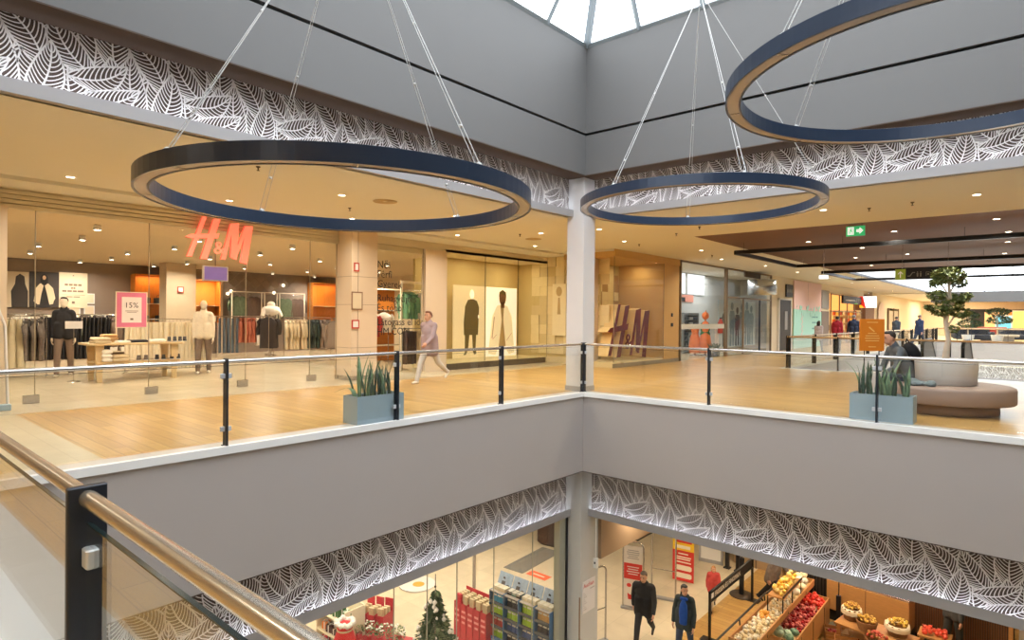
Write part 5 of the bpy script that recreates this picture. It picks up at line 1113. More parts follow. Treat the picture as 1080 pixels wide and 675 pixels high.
# escalator heads at the second opening
ESC = M('escalator_panel', S(156, 152, 148), .4, .2, var=.03)
for k, (x, lab) in enumerate(((4.42, 'left escalator balustrade with black rounded handrail behind the round bench'), (5.32, 'right escalator balustrade with black rounded handrail behind the round bench'))):
    t = thing('escalator_balustrade', lab, 'escalator', (x, 9.85, 0)); m = MB(); pts = [(0, 0, .05), (0, .0, .78)] + [(0, .12 - .12 * math.cos(R(a)), .78 + .12 * math.sin(R(a))) for a in (30, 60, 90)] + [(0, 1.6, .9), (0, 6.5, -2.2), (0, 6.5, -3.0), (0, 1.6, .05)]
    m.prism([Vector(p) - Vector((.02, 0, 0)) for p in pts], (.04, 0, 0)); m.build('panel', ESC, t)
    MB().tube([(0, .3, .05), (0, -.03, .2), (0, -.06, .5), (0, -.02, .84), (0, .14, .95), (0, 1.6, .95), (0, 6.5, -2.15)], .045, 8).build('handrail', BLACK, t)
t = thing('escalator_steps', 'grey escalator between the two balustrades behind the bench', 'escalator', (4.87, 9.85, 0)); m = MB()
for i in range(14): m.box(-.42, .42, .9 + i * .4, 1.4 + i * .4, -.35 - i * .22, -.03 - i * .22)
m.box(-.42, .42, -.1, .95, -.3, .01); m.build('steps', ESC, t)
# far seating and shops at the end
NAVY = M('seat_navy', S(40, 56, 84), .6, var=.2, scale=3)
for k, (px, d) in enumerate(((1026, 47), (1075, 47))):
    t = thing('armchair', 'dark blue armchair by the far railing, %s' % ('left of the low white table' if k == 0 else 'right of the low white table'), 'armchair', camd((px - 540) / 646 * d, d), R(20)); MB().rbox(-1.2, 1.2, -.5, .5, .1, .5, .15).build('seat', NAVY, t); MB().rbox(-1.25, 1.2, .25, .55, .3, .98, .15).rbox(-1.3, -1.0, -.5, .5, .2, .8, .12).rbox(1.0, 1.3, -.5, .5, .2, .7, .12).build('backrest', NAVY, t)
    for s in (-1, 1): MB().tube([(s, 0, 0), (s, 0, .12)], .05, 8).build('leg', STEEL, t)
t = thing('low_table', 'low white table between the dark blue armchairs', 'table', camd((1052 - 540) / 646 * 46.6, 46.6)); MB().rbox(-1.3, 1.3, -.5, .5, .35, .5, .05).build('tabletop', WHITE, t); MB().box(-1.0, 1.0, -.3, .3, 0, .35).build('base', LEDGE, t)
t = thing('service_counter', 'dark red service counter at the far end of the mall', 'counter', camd((1038 - 540) / 646 * 52, 52), R(0)); MB().box(-1.4, 1.4, -.4, .4, 0, .95).build('body', M('counter_red', S(150, 40, 40), .5), t); MB().box(-1.5, 1.5, -.45, .45, .95, 1.02).build('worktop', M('counter_top', S(190, 120, 110), .4), t)
t = thing('display_screen', 'tall blue lit display at the far end of the mall', 'screen', camd((1058.5 - 540) / 646 * 54, 54)); MB().box(-.3, .3, -.15, .15, 0, .32).build('foot', WHITE, t); t.location.z = 0; MB().rbox(-.62, .62, -.1, .1, .3, 2.05, .04).build('bezel', WHITE, t); MB().box(-.52, .52, -.12, -.1, .4, 1.95).build('display', M('screen_blue', S(90, 180, 216), .4, var=.4, scale=2, emit=S(110, 190, 224), es=.8), t)
t = thing('display_screen', 'large yellow green lit poster at the far right end', 'lit poster', camd((1079 - 540) / 646 * 54, 54)); MB().rbox(-.75, .75, -.1, .1, 0, 2.5, .04).build('bezel', WHITE, t); MB().box(-.68, .68, -.12, -.1, .08, 2.4).build('display', M('screen_yellow', S(226, 210, 120), .4, var=.5, scale=1.5, emit=S(236, 214, 110), es=.8), t)
for k, (px, w_, m_) in enumerate(((1031, .5, BAGD), (1046, 1.2, M('far_glow', S(250, 206, 150), .6, emit=S(255, 196, 130), es=.7)), (1070, 1.5, M('far_orange', S(226, 140, 60), .6, emit=S(240, 140, 60), es=.6)))):
    t = thing('far_shop_opening', ('dark doorway beside the far red counter', 'bright shop opening above the far red counter', 'orange lit shop opening at the far right end')[k], 'shop front', camd((px - 540) / 646 * 56, 56)); MB().box(-w_, w_, -.05, .05, .0, 2.35).build('opening', m_, t); MB().box(-w_ - .1, w_ + .1, -.1, .0, 2.35, 2.6).build('header', BLACK, t)
for k, (px, z) in enumerate(((1021, 1.0), (1052, 1.3))):
    t = thing('potted_tree', 'far dark green potted tree ' + ('beside the far doorway' if k == 0 else 'in front of the blue display'), 'tree', camd((px - 540) / 646 * 45, 45)); fo = MB(); rnd = random.Random(k); leaves(fo, (0, 0, z + .9), (.7, .7, .3), 260, rnd, .12); leaves(fo, (.1, 0, z + .3), (.8, .7, .3), 260, rnd, .12); fo.build('foliage', [LEAFG, FOL], t); MB().tube([(0, 0, 0), (0, 0, z + .8)], .06, 8, r1=.03).build('trunk', BARK, t); MB().lathe([(.3, 0), (.4, .5), (.34, .5)], 20).build('pot', WHITE, t)
# things by the bench: seated person, sign, bag
seat = camd(6.44, 10.52)
human('person', 'young man in grey shirt sitting bent forward on the round bench', 'person', (5.14, 2.43, 0), R(-52), 1.8, ((82, 86), (78, 82)), ((16, 8, 34), (22, 6, 40)), 22, 0, 8, top=gmat('shirt_grey', S(96, 104, 110), var=.2), tk='sweater', trous=gmat('jeans_dark', S(52, 60, 70)), shoe=BAGD, hair=HAIRD, vox=.012, z0=-.515)
t = thing('backpack', 'black backpack on the back of the seated young man', 'bag', (5.04, 2.33, .66), R(-52)); m = MB().ell((0, .22, .26), (.16, .12, .22), 14, 8, Matrix.Rotation(R(22), 3, 'X')); remesh(m.build('body', BLK, t), .015); MB().tube([(-.05, .14, .46), (0, .13, .52), (.05, .14, .46)], .012, 6).build('handle', BLK, t)
t = thing('folded_jacket', 'grey jacket lying crumpled on the round bench', 'jacket', (5.45, 1.62, .455)); m = MB(); rnd = random.Random(8)
for k in range(14): m.ell((rnd.uniform(-.16, .16), rnd.uniform(-.1, .1), .03), (rnd.uniform(.06, .13), rnd.uniform(.04, .08), rnd.uniform(.03, .09)), 10, 6, Matrix.Rotation(rnd.uniform(0, 3), 3, 'Z'))
remesh(m.build('cloth', gmat('jacket_grey', S(108, 120, 124), var=.3), t), .012)
t = thing('notice_stand', 'orange notice panel on a wire stand beside the round bench', 'sign', (4.83, 1.21, 0), R(41)); SO = M('notice_orange', S(214, 122, 24), .5, var=.05)
MB().rbox(-.2, .2, -.012, .012, 1.0, 1.52, .004).build('panel', SO, t); f = FR((0, -.013, 0), X, -Y); m = MB()
m.prism([f(-.06, 1.38), f(-.045, 1.395), f(.04, 1.32), f(.03, 1.305)], f.n * .002)
for v, a in ((1.46, .09), (1.28, .07), (1.24, .11), (1.2, .12), (1.16, .11), (1.06, .06)): m.prism([f(-a, v), f(a, v), f(a, v + .012), f(-a, v + .012)], f.n * .002)
m.build('lettering', M('notice_pale', S(240, 190, 110), .5), t); m = MB()
for s in (-.12, .12): m.tube([(s, 0, 1.0), (s, 0, .03), (s, -.16, .012)], .008, 6).tube([(s, 0, .03), (s, .16, .012)], .008, 6)
m.build('stand', BLACK, t)
t = thing('paper_bag', 'white paper bag on the floor beside the seated young man', 'bag', (4.72, 1.75, 0), R(35)); MB().prism([(-.13, -.07, 0), (.13, -.07, 0), (.14, -.08, .62), (-.14, -.08, .62)], (0, .15, 0)).build('body', WHITE, t); MB().tube([(-.06, -.08, .6), (-.05, -.08, .72), (.05, -.08, .72), (.06, -.08, .6)], .006, 6).build('handle', WHITE, t)
# people along the mall
human('person', 'person in a red coat walking beyond the wooden railing', 'person', (-.45, 21.6, 0), R(190), 1.70, top=gmat('coat_red', S(166, 30, 46)), tk='coat', trous=gmat('trouser_black', S(36, 34, 40)), shoe=BAGD, hair=HAIRD, vox=.018)
human('person', 'person in a dark navy jacket walking beyond the wooden railing', 'person', (.1, 22.3, 0), R(200), 1.78, top=gmat('jacket_navy', S(36, 44, 66)), tk='coat', trous=gmat('trouser_grey', S(120, 128, 134)), shoe=BAGD, hair=M('hair_grey', S(130, 124, 120), .6), vox=.018)
human('person', 'girl in a pale lilac jacket standing before the hoarding', 'person', (-1.0, 20.6, 0), R(170), 1.48, top=gmat('lilac', S(190, 176, 176)), tk='coat', trous=gmat('trouser_steel', S(110, 116, 126)), shoe=BAGD, hair=HAIRD, hk='long', vox=.018)
human('person', 'distant person in dark jacket and blue jeans near the far railing', 'person', camd(21.95, 35), R(160), 1.75, top=gmat('jacket_slate', S(60, 66, 76)), tk='coat', trous=gmat('jeans_blue', S(84, 112, 140)), shoe=BAGD, hair=HAIRD, vox=.02)
human('person', 'distant person in a navy coat near the far end shops', 'person', camd(22.6, 34), R(150), 1.85, top=gmat('coat_navy', S(34, 48, 78)), tk='coat', trous=gmat('trouser_dk', S(50, 58, 74)), shoe=BAGD, hair=M('hair_brown', S(96, 76, 60), .6), vox=.02)
for x, y in ((-4.2, 11.9), (-4.3, 16.8)): area('shop_fill', (x, y, 3.5), (0, 0, 0), 1.6, 2.5, 80, (.95, .97, 1))  # bare area lights without fixtures, added to light the grey shop
area('shop_fill', (-4.5, 34, 3.4), (0, 0, 0), 1.5, 6, 150, (1, .72, .4)); area('far_fill', (0, 61, 3.4), (0, 0, 0), 4, 6, 500, (1, .86, .66)); area('far_fill', (.5, 49, 3.4), (0, 0, 0), 3, 6, 350, (1, .86, .66)); area('far_fill', (6, 53, 3.4), (0, 0, 0), 10, 10, 900, (1, .82, .6))  # no fixtures here either: added to brighten the warm shop and far walls

# ================================================================== LOWER LEVEL
LFR = M('lower_frame', S(170, 168, 150), .5, .2)
# glass wall of the supermarket, end frame beside the column
ys = [-8.6, -7.2, -5.9, -4.31, -3.64, -2.98, -2.06, -.95, -.2]
for i in range(len(ys) - 1):
    t = thing('storefront_glass', ('glass wall panel of the lower supermarket, %s' % ('end panel beside the grey column', 'second panel from the grey column', 'third panel from the grey column', 'fourth panel from the grey column', 'fifth panel from the grey column', 'sixth panel from the grey column', 'seventh panel from the grey column', 'eighth panel from the grey column')[len(ys) - 2 - i]), 'glass panel', (-.5, ys[i], LF))
    L = ys[i + 1] - ys[i]; MB().box(-.006, .006, .004, L - .004, .02, 3.3).build('pane', SHOPGLASS, t); MB().box(-.008, .008, -.006, .006, 0, 3.3).build('edge_seal', LFR, t)
box_st('trim_50', LFR, -.56, -.42, -.18, .02, LF, -2.6); box_st('trim_51', BLACK, -.56, -.4, .02, .08, LF, -2.6)
# header over the supermarket entrance to the right of the column
box_st('wall_entrance_header', M('header_taupe', S(150, 124, 98), .7, var=.02), -.14, -.02, .73, 6.2, -3.56, -2.6)
box_st('trim_52', BLACK, -.12, -.04, 2.3, 6.2, -3.62, -3.56)
# sign, socket, rail guard on the column
t = thing('column_notice', 'white notice with a red shop name on the lower grey column', 'notice', (-.088, .13, LF)); f = FR((0, 0, 0), Y, X)
MB().prism([f(.03, 1.35), f(.48, 1.35), f(.48, 2.0), f(.03, 2.0)], f.n * .012).build('board', M('notice_white', S(226, 220, 218), .5), t)
text('shop_name', 'Auchan', .125, M('notice_red_ink', S(200, 40, 46), .5), f(.055, 1.87, .014), 'x', t, .001); m = MB()
for k in range(9): m.prism([f(.06, 1.76 - k * .042, .012), f(.10 + .04 * (k % 3), 1.76 - k * .042, .012), f(.10 + .04 * (k % 3), 1.768 - k * .042, .012), f(.06, 1.768 - k * .042, .012)], f.n * .002)
m.prism([f(.3, 1.80, .012), f(.46, 1.80, .012), f(.46, 1.812, .012), f(.3, 1.812, .012)], f.n * .002); m.build('small_print', M('print_grey', S(150, 140, 140), .6), t)
t = thing('column_strip', 'thin brown corner guard on the lower grey column', 'corner guard', (-.10, .085, LF)); MB().box(-.012, .012, -.008, .008, 0, 1.72).build('guard', M('guard_brown', S(140, 112, 88), .5), t)
t = thing('power_cable', 'white cable with a socket box hanging beside the lower column', 'cable', (.10, .36, -2.6)); MB().tube([(0, 0, 0), (0, 0, -.80)], .014, 8).build('cord', WHITE, t); MB().rbox(-.045, .045, -.04, .04, -1.0, -.8, .012).build('socket_box', WHITE, t); MB().box(-.015, .015, -.046, -.04, -.91, -.87).build('socket', BLACK, t)
# posts of the anti-theft gates
def gate(label, x, y, rz, h=1.75, w_=.5, panel=None):
    t = thing('antitheft_gate', label, 'security gate', (x, y, LF), rz); pts = [(-w_ / 2, 0, 0), (-w_ / 2, 0, h - .14)] + [(-w_ / 2 + .14 - .14 * math.cos(R(a)), 0, h - .14 + .14 * math.sin(R(a))) for a in (30, 60, 90)] + [(w_ / 2 - .14 + .14 * math.sin(R(a)), 0, h - .14 + .14 * math.cos(R(a))) for a in (0, 30, 60, 90)] + [(w_ / 2, 0, 0)]
    MB().tube(pts, .022, 8).build('frame', STEEL, t); MB().tube([(-w_ / 2, 0, .78), (w_ / 2, 0, .78)], .012, 8).build('crossbar', STEEL, t); MB().rbox(-w_ / 2 - .05, w_ / 2 + .05, -.06, .06, 0, .06, .02).build('base', LEDGE, t)
    if panel:
        f = FR((0, -.03, 0), X, -Y); MB().box(-w_ / 2 + .03, w_ / 2 - .03, -.028, .0, .1, h - .1).build('advert_panel', panel[0], t)
        MB().prism([f(-w_ / 2 + .03, .78), f(w_ / 2 - .03, .78), f(w_ / 2 - .03, 1.18), f(-w_ / 2 + .03, 1.18)], f.n * .003).build('red_field', panel[1], t); m = MB()
        for v, a in ((1.5, .14), (1.45, .16), (1.4, .15), (1.35, .12), (1.3, .15)): m.prism([f(-a, v), f(a, v), f(a, v + .018), f(-a, v + .018)], f.n * .003)
        m.build('small_print', M('print_grey', S(150, 140, 140), .6), t); m = MB()
        for v, a in ((1.08, .15), (1.02, .13), (.96, .16), (.9, .12)): m.prism([f(-a, v, .003), f(a, v, .003), f(a, v + .02, .003), f(-a, v + .02, .003)], f.n * .002)
        m.build('pale_print', WHITE, t); m = MB()
        m.prism([f(*p) for p in ellip2(-.1, .62, .06, .05, 10)], f.n * .003).prism([f(-.12, .26), f(.0, .26), f(.06, .34), (f(.02, .44)), f(-.06, .38), f(-.14, .42)], f.n * .003); m.build('red_drawing', panel[1], t)
    return t
ARED = M('advert_red', S(206, 48, 40), .5, var=.04)
gate('antitheft gate with a white and red advert panel behind the man in black', -.86, 3.56, R(18), 1.72, .52, (M('advert_white', S(226, 216, 206), .5), ARED))
gate('slim bare antitheft gate nearer the lower column', -.62, 1.55, R(75), 1.75, .5); gate('tall bare antitheft gate between the advert panel and the red yellow banner', -.55, 4.6, R(16), 1.95, .62)
t = thing('hanging_banner', 'red and yellow banner hanging in the supermarket entrance', 'banner', (-.62, 5.9, LF + .05), R(8)); t.scale = (1, 1, .71); f = FR((0, 0, 0), X, -Y)
MB().prism([f(-.3, 0), f(.3, 0), f(.3, 1.2), f(-.3, 1.2)], f.n * .012).build('red_field', ARED, t); MB().prism([f(-.3, 1.2), f(.3, 1.2), f(.3, 1.75), f(-.3, 1.75)], f.n * .012).build('yellow_field', M('banner_yellow', S(236, 190, 40), .5), t)
BW = M('banner_white', S(240, 226, 206), .5); m = MB()
for v0, v1 in ((.42, .62), (.12, .32)): m.prism([f(-.22, v0 + .04, .012), f(-.18, v0, .012), f(.2, v0, .012), f(.24, v0 + .04, .012), f(.24, v1 - .04, .012), f(.2, v1, .012), f(-.18, v1, .012), f(-.22, v1 - .04, .012)], f.n * .003)
for v, a in ((1.05, .14), (.92, .22), (.84, .2), (.72, .22)): m.prism([f(-a, v, .012), f(a, v, .012), f(a, v + .045, .012), f(-a, v + .045, .012)], f.n * .003)
m.prism([f(-.2, 1.28, .012), f(.2, 1.28, .012), f(.2, 1.4, .012), f(-.2, 1.4, .012)], f.n * .003); m.build('pale_print', BW, t); m = MB()
m.prism([f(-.2, 1.5, .012), f(.24, 1.5, .012), f(.24, 1.68, .012), f(-.2, 1.68, .012)], f.n * .003); m.build('red_print', M('banner_red2', S(206, 50, 34), .5), t)
MB().tube([(-.28, 0, 1.75), (-.28, 0, 4.5)], .004, 6).tube([(.28, 0, 1.75), (.28, 0, 4.5)], .004, 6).build('hanger', STEEL, t)
t = thing('white_door', 'white framed mirror door at the back of the lower corridor', 'door', (-.62, 7.8, LF), R(8)); MB().box(-.35, .35, -.03, .03, 0, 2.1).build('leaf', WHITE, t); MB().box(-.36, -.3, -.045, .04, 0, 2.15).box(.3, .36, -.045, .04, 0, 2.15).box(-.36, .36, -.045, .04, .0, .1).build('frame', LEDGE, t)
box_st('wall_lower_panel', M('panel_taupe', S(176, 148, 112), .6), -.1, 1.3, 8.3, 8.4, LF, -2.7)
for k, x in enumerate((.0, .32)): t = thing('steel_post', 'dark upright post by the white door, ' + ('left one' if k == 0 else 'right one'), 'post', (x - .1, 7.75, LF)); MB().box(-.05, .05, -.05, .05, 0, 2.8).build('shaft', BLACK, t); MB().box(-.09, .09, -.09, .09, 0, .03).build('foot', BLACK, t)
for k, x in enumerate((.55, 1.0)): t = thing('wall_strip', 'vertical joint strip on the taupe wall panel, ' + ('first' if k == 0 else 'second'), 'strip', (x, 8.29, LF)); MB().box(-.02, .02, -.01, .01, 0, 3).build('strip', FRB, t)
# people down there
BJ = gmat('jacket_black', S(30, 29, 31)); 
human('person', 'man in black jacket and dark trousers walking on the lower floor', 'person', (.17, 2.25, LF), R(16), 1.75, ((24, 4), (-24, 26)), ((-22, 12, 16), (14, 12, 22)), 4, -8, 12, top=BJ, tk='coat', trous=gmat('trouser_char', S(44, 42, 44)), shoe=BAGD, hair=M('hair_brown_d', S(58, 42, 32), .6), vox=.010, slim=1.14)
human('person', 'woman in dark coat with bright blue jacket front and jeans, lower floor', 'person', (1.13, 2.30, LF), R(12), 1.66, ((14, 4), (-14, 12)), ((-6, 14, 24), (10, 12, 14)), 2, 34, 6, top=gmat('coat_teal', S(48, 58, 62)), tk='coat', trous=gmat('jeans_navy', S(52, 66, 92)), shoe=BAGD, hair=HAIRD, hk='tied', vox=.010, slim=.94, inner=gmat('bright_blue', S(28, 78, 170), var=.25))
human('person', 'child with light brown hair and red jacket behind the lettered barrier', 'person', (.66, 4.93, LF), R(30), 1.15, top=gmat('jacket_red', S(190, 70, 66)), tk='coat', trous=gmat('trouser_pale', S(190, 176, 160)), shoe=BAGD, hair=M('hair_blond', S(186, 130, 76), .6), hk='long', vox=.014)
human('person', 'person in black and white coat bending at the produce stand', 'person', (1.75, 6.05, LF), R(80), 1.68, top=gmat('coat_spot', S(120, 106, 96), var=.7), tk='coat', trous=gmat('trouser_blk', S(34, 32, 34)), shoe=BAGD, hair=HAIRD, hk='long', vox=.014, lean=14)
human('person', 'person in dark grey trousers standing before the slatted counter', 'person', (5.5, 6.35, LF), R(150), 1.78, ((6, 2), (-6, 2)), top=gmat('sweater_char', S(60, 60, 60)), trous=gmat('trouser_olive', S(46, 48, 44)), shoe=BAGD, hair=HAIRD, vox=.014)
# black frame with lettering along the wooden floor
t = thing('lettered_barrier', 'black barrier frame with white lettering along the top bar', 'barrier', (1.215, 3.39, LF), R(90))
L = 2.75; m = MB().box(0, .05, -.025, .025, 0, 1.13).box(L - .05, L, -.025, .025, 0, 1.13).box(0, L, -.025, .025, 1.09, 1.13).box(0, L, -.025, .025, .88, .915); m.build('frame', BLACK, t)
MB().box(.05, L - .05, -.006, .006, .915, 1.09).build('sign_strip', M('strip_dark', S(48, 42, 40), .5), t); MB().box(.09, .21, -.012, .012, .95, 1.06).build('white_square', WHITE, t)
text('lettering', 'FRISSEN ÉS FINOMAN', .165, BW, (.28, -.008, .94), '-y', t, .001)
for s in (0, L - .05): MB().box(s - .1, s + .15, -.2, .2, 0, .02).build('foot', BLACK, t)
def pillar_stand(label, x, y, col, h=1.0):
    t = thing('round_based_post', label, 'post', (x, y, LF + .01)); MB().lathe([(.30, 0), (.31, .015), (.30, .025), (.05, .03)], 36).build('base', col, t); MB().box(-.05, .05, -.04, .04, .02, h).build('post', BLACK, t); MB().tube([(0, 0, h), (0, 0, h + 1.6)], .012, 8).build('rod', BLACK, t)
pillar_stand('black post on a round dark base on the wooden floor behind the lettered barrier', .9, 6.22, M('base_dark', S(70, 54, 42), .4))
pillar_stand('black post on a round grey base beside the crates', 3.3, 6.0, M('base_grey', S(140, 140, 126), .4), .8)
# produce stands
def crate_stand(label, x, y, L, W, h0, zt):
    """an oak stand, long side along y; top inset to hold produce"""
    t = thing('produce_stand', label, 'produce stand', (x, y, LF + .01)); a, b = W / 2, L / 2; H = zt - LF - .01
    m = MB().box(-a, a, -b, -b + .03, h0, H).box(-a, a, b - .03, b, h0, H).box(-a, -a + .03, -b, b, h0, H).box(a - .03, a, -b, b, h0, H); m.build('side_panel', OAK, t)
    MB().box(-a + .03, a - .03, -b + .03, b - .03, H - .13, H - .11).build('tray', OAKL, t)
    for i in (-.5, 0, .5): MB().box(a, a + .006, b * i * 1.3 - .01, b * i * 1.3 + .01, h0 + .02, H - .06).build('joint', BLACK, t)
    for sx in (-a + .03, a - .08): 
        for sy in (-b + .02, b - .07): MB().box(sx, sx + .05, sy, sy + .05, 0, max(.02, h0)).build('leg', BLACK, t)
    return t
crate_stand('oak produce stand heaped with red apples', 2.79, 4.6, 2.75, .64, .1, -5.2)
crate_stand('taller oak produce stand heaped with white onions and garlic', 2.49, 4.0, 4.1, .52, .87, -4.88)
t = thing('riser_shelf', 'small wooden riser with yellow fruit on the onion stand', 'shelf', (2.57, 4.4, -4.98)); MB().box(-.18, .18, -.72, .62, .40, .43).build('board', OAK, t); MB().box(-.18, -.16, -.72, .62, .43, .47).box(.16, .18, -.72, .62, .43, .47).build('lip', BLACK, t)
for sx in (-.17, .15): 
    for sy in (-.71, -.05, .59): MB().box(sx, sx + .02, sy, sy + .02, .0, .40).build('leg', BLACK, t)
t = thing('guard_rail', 'black tube guard in front of the onion stand', 'rail', (2.2, 2.0, LF + .01)); MB().tube([(0, -.6, 1.13), (0, 2.2, 1.13)], .022, 8).build('bar', BLACK, t)
for y in (-.5, .6, 2.1): MB().tube([(0, y, 1.13), (.12, y, .0)], .016, 8).build('post', BLACK, t)
def heap(kind, n, mats, x0, x1, y0, y1, z, r, label, cat, grp, seed, mound=.0, flat=.85, stem=True):
    rnd = random.Random(seed); protos = []
    for k in range(3):
        m = MB(); q = r * (0.9 + .1 * k); m.lathe([(.01, -q * flat), (q * .6, -q * flat * .85), (q * .98, -q * .2), (q * .97, q * .25), (q * .6, q * flat * .8), (q * .15, q * flat * .86), (.008, q * (1.25 if stem else .8))], 12)
        o = m.build(kind, mats[k % len(mats)]); C.objects.unlink(o); protos.append(o)
    pl = []; tries = 0
    while len(pl) < n and tries < n * 60:
        tries += 1; x, y = rnd.uniform(x0 + r, x1 - r), rnd.uniform(y0 + r, y1 - r); cx = 1 - abs((x - (x0 + x1) / 2) / (x1 - x0) * 2) ** 2; lv = 0
        base = z + r * flat + mound * cx * rnd.choice((0, .5, 1))
        if all((x - a) ** 2 + (y - b) ** 2 + (base - c) ** 2 > (1.75 * r) ** 2 for a, b, c in pl): pl.append((x, y, base))
    for p in pl:
        o = rnd.choice(protos).copy(); C.objects.link(o); o.location = p; o.rotation_euler = (rnd.uniform(-.9, .9), rnd.uniform(-.9, .9), rnd.uniform(0, 6)); tag(o, label, cat, grp)
APR = [M('apple_red', S(176, 30, 34), .35, var=.3, scale=14), M('apple_crimson', S(140, 20, 32), .35, var=.3, scale=14), M('apple_blush', S(226, 120, 110), .4, var=.5, scale=10)]
ONI = [M('onion_white', S(244, 226, 186), .45, var=.08), M('onion_cream', S(232, 206, 160), .45, var=.1), M('garlic', S(240, 230, 212), .5, var=.08)]
YEL = [M('fruit_yellow', S(232, 176, 52), .45, var=.15), M('fruit_gold', S(240, 196, 96), .45, var=.15), M('fruit_pale', S(244, 214, 140), .45, var=.1)]
heap('apple', 190, APR, 2.52, 3.08, 3.85, 5.3, -5.33, .043, 'red apple in the heap on the low oak stand', 'apple', 'red apples on the oak stand', 1, .10, .88)
heap('pepper', 46, [M('pepper_red', S(216, 50, 40), .3), M('pepper_bright', S(230, 80, 60), .3)], 2.52, 3.08, 5.3, 5.92, -5.33, .05, 'bright red pepper at the far end of the apple stand', 'pepper', 'red peppers at the far end', 2, .14, .9)
heap('onion', 150, ONI, 2.25, 2.73, 2.0, 3.72, -5.01, .045, 'white onion in the heap on the tall oak stand', 'onion', 'white onions on the tall stand', 3, .08, .9)
heap('garlic_bulb', 70, ONI[1:], 2.25, 2.73, 3.7, 5.0, -5.01, .04, 'garlic bulb on the tall stand below the yellow fruit', 'garlic', 'garlic bulbs under the riser', 4, .02, .9)
heap('lemon', 48, YEL, 2.42, 2.72, 3.74, 5.0, -4.555, .045, 'yellow fruit heaped on the small riser', 'fruit', 'yellow fruit on the riser', 5, .12, 1.0)
heap('white_cabbage', 16, [ONI[2], ONI[0]], 2.3, 2.74, 5.05, 6.0, -5.01, .09, 'white cabbage head at the far end of the onion stand', 'cabbage', 'white cabbages', 6, .16, .9, False)
heap('orange_fruit', 7, [M('squash_gold', S(230, 160, 60), .45)], 2.3, 2.6, 3.1, 3.6, -4.95, .06, 'golden fruit lying among the white onions', 'fruit', 'golden fruit among the onions', 12, .05)
SQ = [M('squash_green', S(120, 156, 130), .5, var=.3, scale=8), M('squash_pale', S(170, 190, 166), .5, var=.3, scale=8)]
heap('squash', 9, SQ, 2.52, 3.08, 3.28, 3.88, -5.33, .105, 'grey green squash at the near end of the apple stand', 'squash', 'grey green squashes', 7, .05, .72)
heap('red_onion', 22, [M('onion_pink', S(206, 140, 120), .45, var=.2)], 2.40, 2.66, 1.6, 2.0, -5.01, .045, 'pinkish onion near the picture edge', 'onion', 'pinkish onions', 8, .04)
# meat counter with wood front, slatted counter
t = thing('meat_counter', 'wood fronted serving counter with a pink lit glass top', 'counter', (2.95, 6.35, LF + .01), R(-5)); MB().box(0, 1.75, 0, .8, .28, .98).build('front_panel', OAK, t); MB().box(.0, 1.75, .06, .8, 0, .28).build('plinth', BLACK, t); MB().box(0, 1.75, .02, .78, .98, 1.02).build('worktop', STEEL, t)
MB().box(.86, .868, -.004, 0, .28, .98).build('panel_joint', BLACK, t); MB().prism([(0, .06, 1.02), (0, .7, 1.02), (0, .7, 1.4), (0, .25, 1.38)], (1.75, 0, 0)).build('glass_cover', SHOPGLASS, t)
l = area('counter_lamp', (.9, .5, 1.36), (0, 0, 0), 1.6, .1, 16, (1, .55, .55)); l.parent = t
heap('meat_cut', 26, [M('meat_pink', S(222, 120, 110), .4, var=.3), M('meat_red', S(170, 50, 46), .4, var=.3)], 3.05, 4.6, 6.5, 6.95, -4.88, .07, 'cut of meat under the glass of the wood fronted counter', 'meat', 'cuts of meat in the counter', 9, 0, .4, False)
for k in range(2):
    t = thing('dark_cabinet', 'dark upright cabinet %s the apple stand' % ('behind' if k == 0 else 'with slats just right of the cabinet behind'), 'cabinet', (2.35 + k * .42, 6.9, LF)); MB().box(-.2, .2, -.2, .2, 0, 1.5).build('body', BLACK, t); m = MB()
    for q in range(5): m.box(-.17 + q * .08, -.13 + q * .08, -.22, -.2, .1, 1.4)
    m.build('slats', M('slat_dark', S(54, 44, 38), .5), t)
t = thing('slatted_counter', 'long counter clad in dark vertical wooden slats', 'counter', (4.72, 6.75, LF + .01), R(-4)); MB().box(0, 1.75, 0, .7, .12, .9).build('body', M('slat_back', S(58, 40, 30), .6), t); MB().box(0, 1.75, .05, .7, 0, .12).build('plinth', BLACK, t); MB().box(-.03, 1.8, -.06, .72, .9, .95).box(1.72, 1.8, -.06, .0, .1, .95).build('worktop', OAK, t); m = MB()
for k in range(40): m.box(.01 + k * .0425, .035 + k * .0425, -.035, 0, .14, .9)
m.build('slats', M('slat_brown', S(112, 74, 48), .5, var=.2), t)
box_st('wall_lower_white', WHITE, 6.6, 7.2, 6.9, 7.1, LF, -2.7)
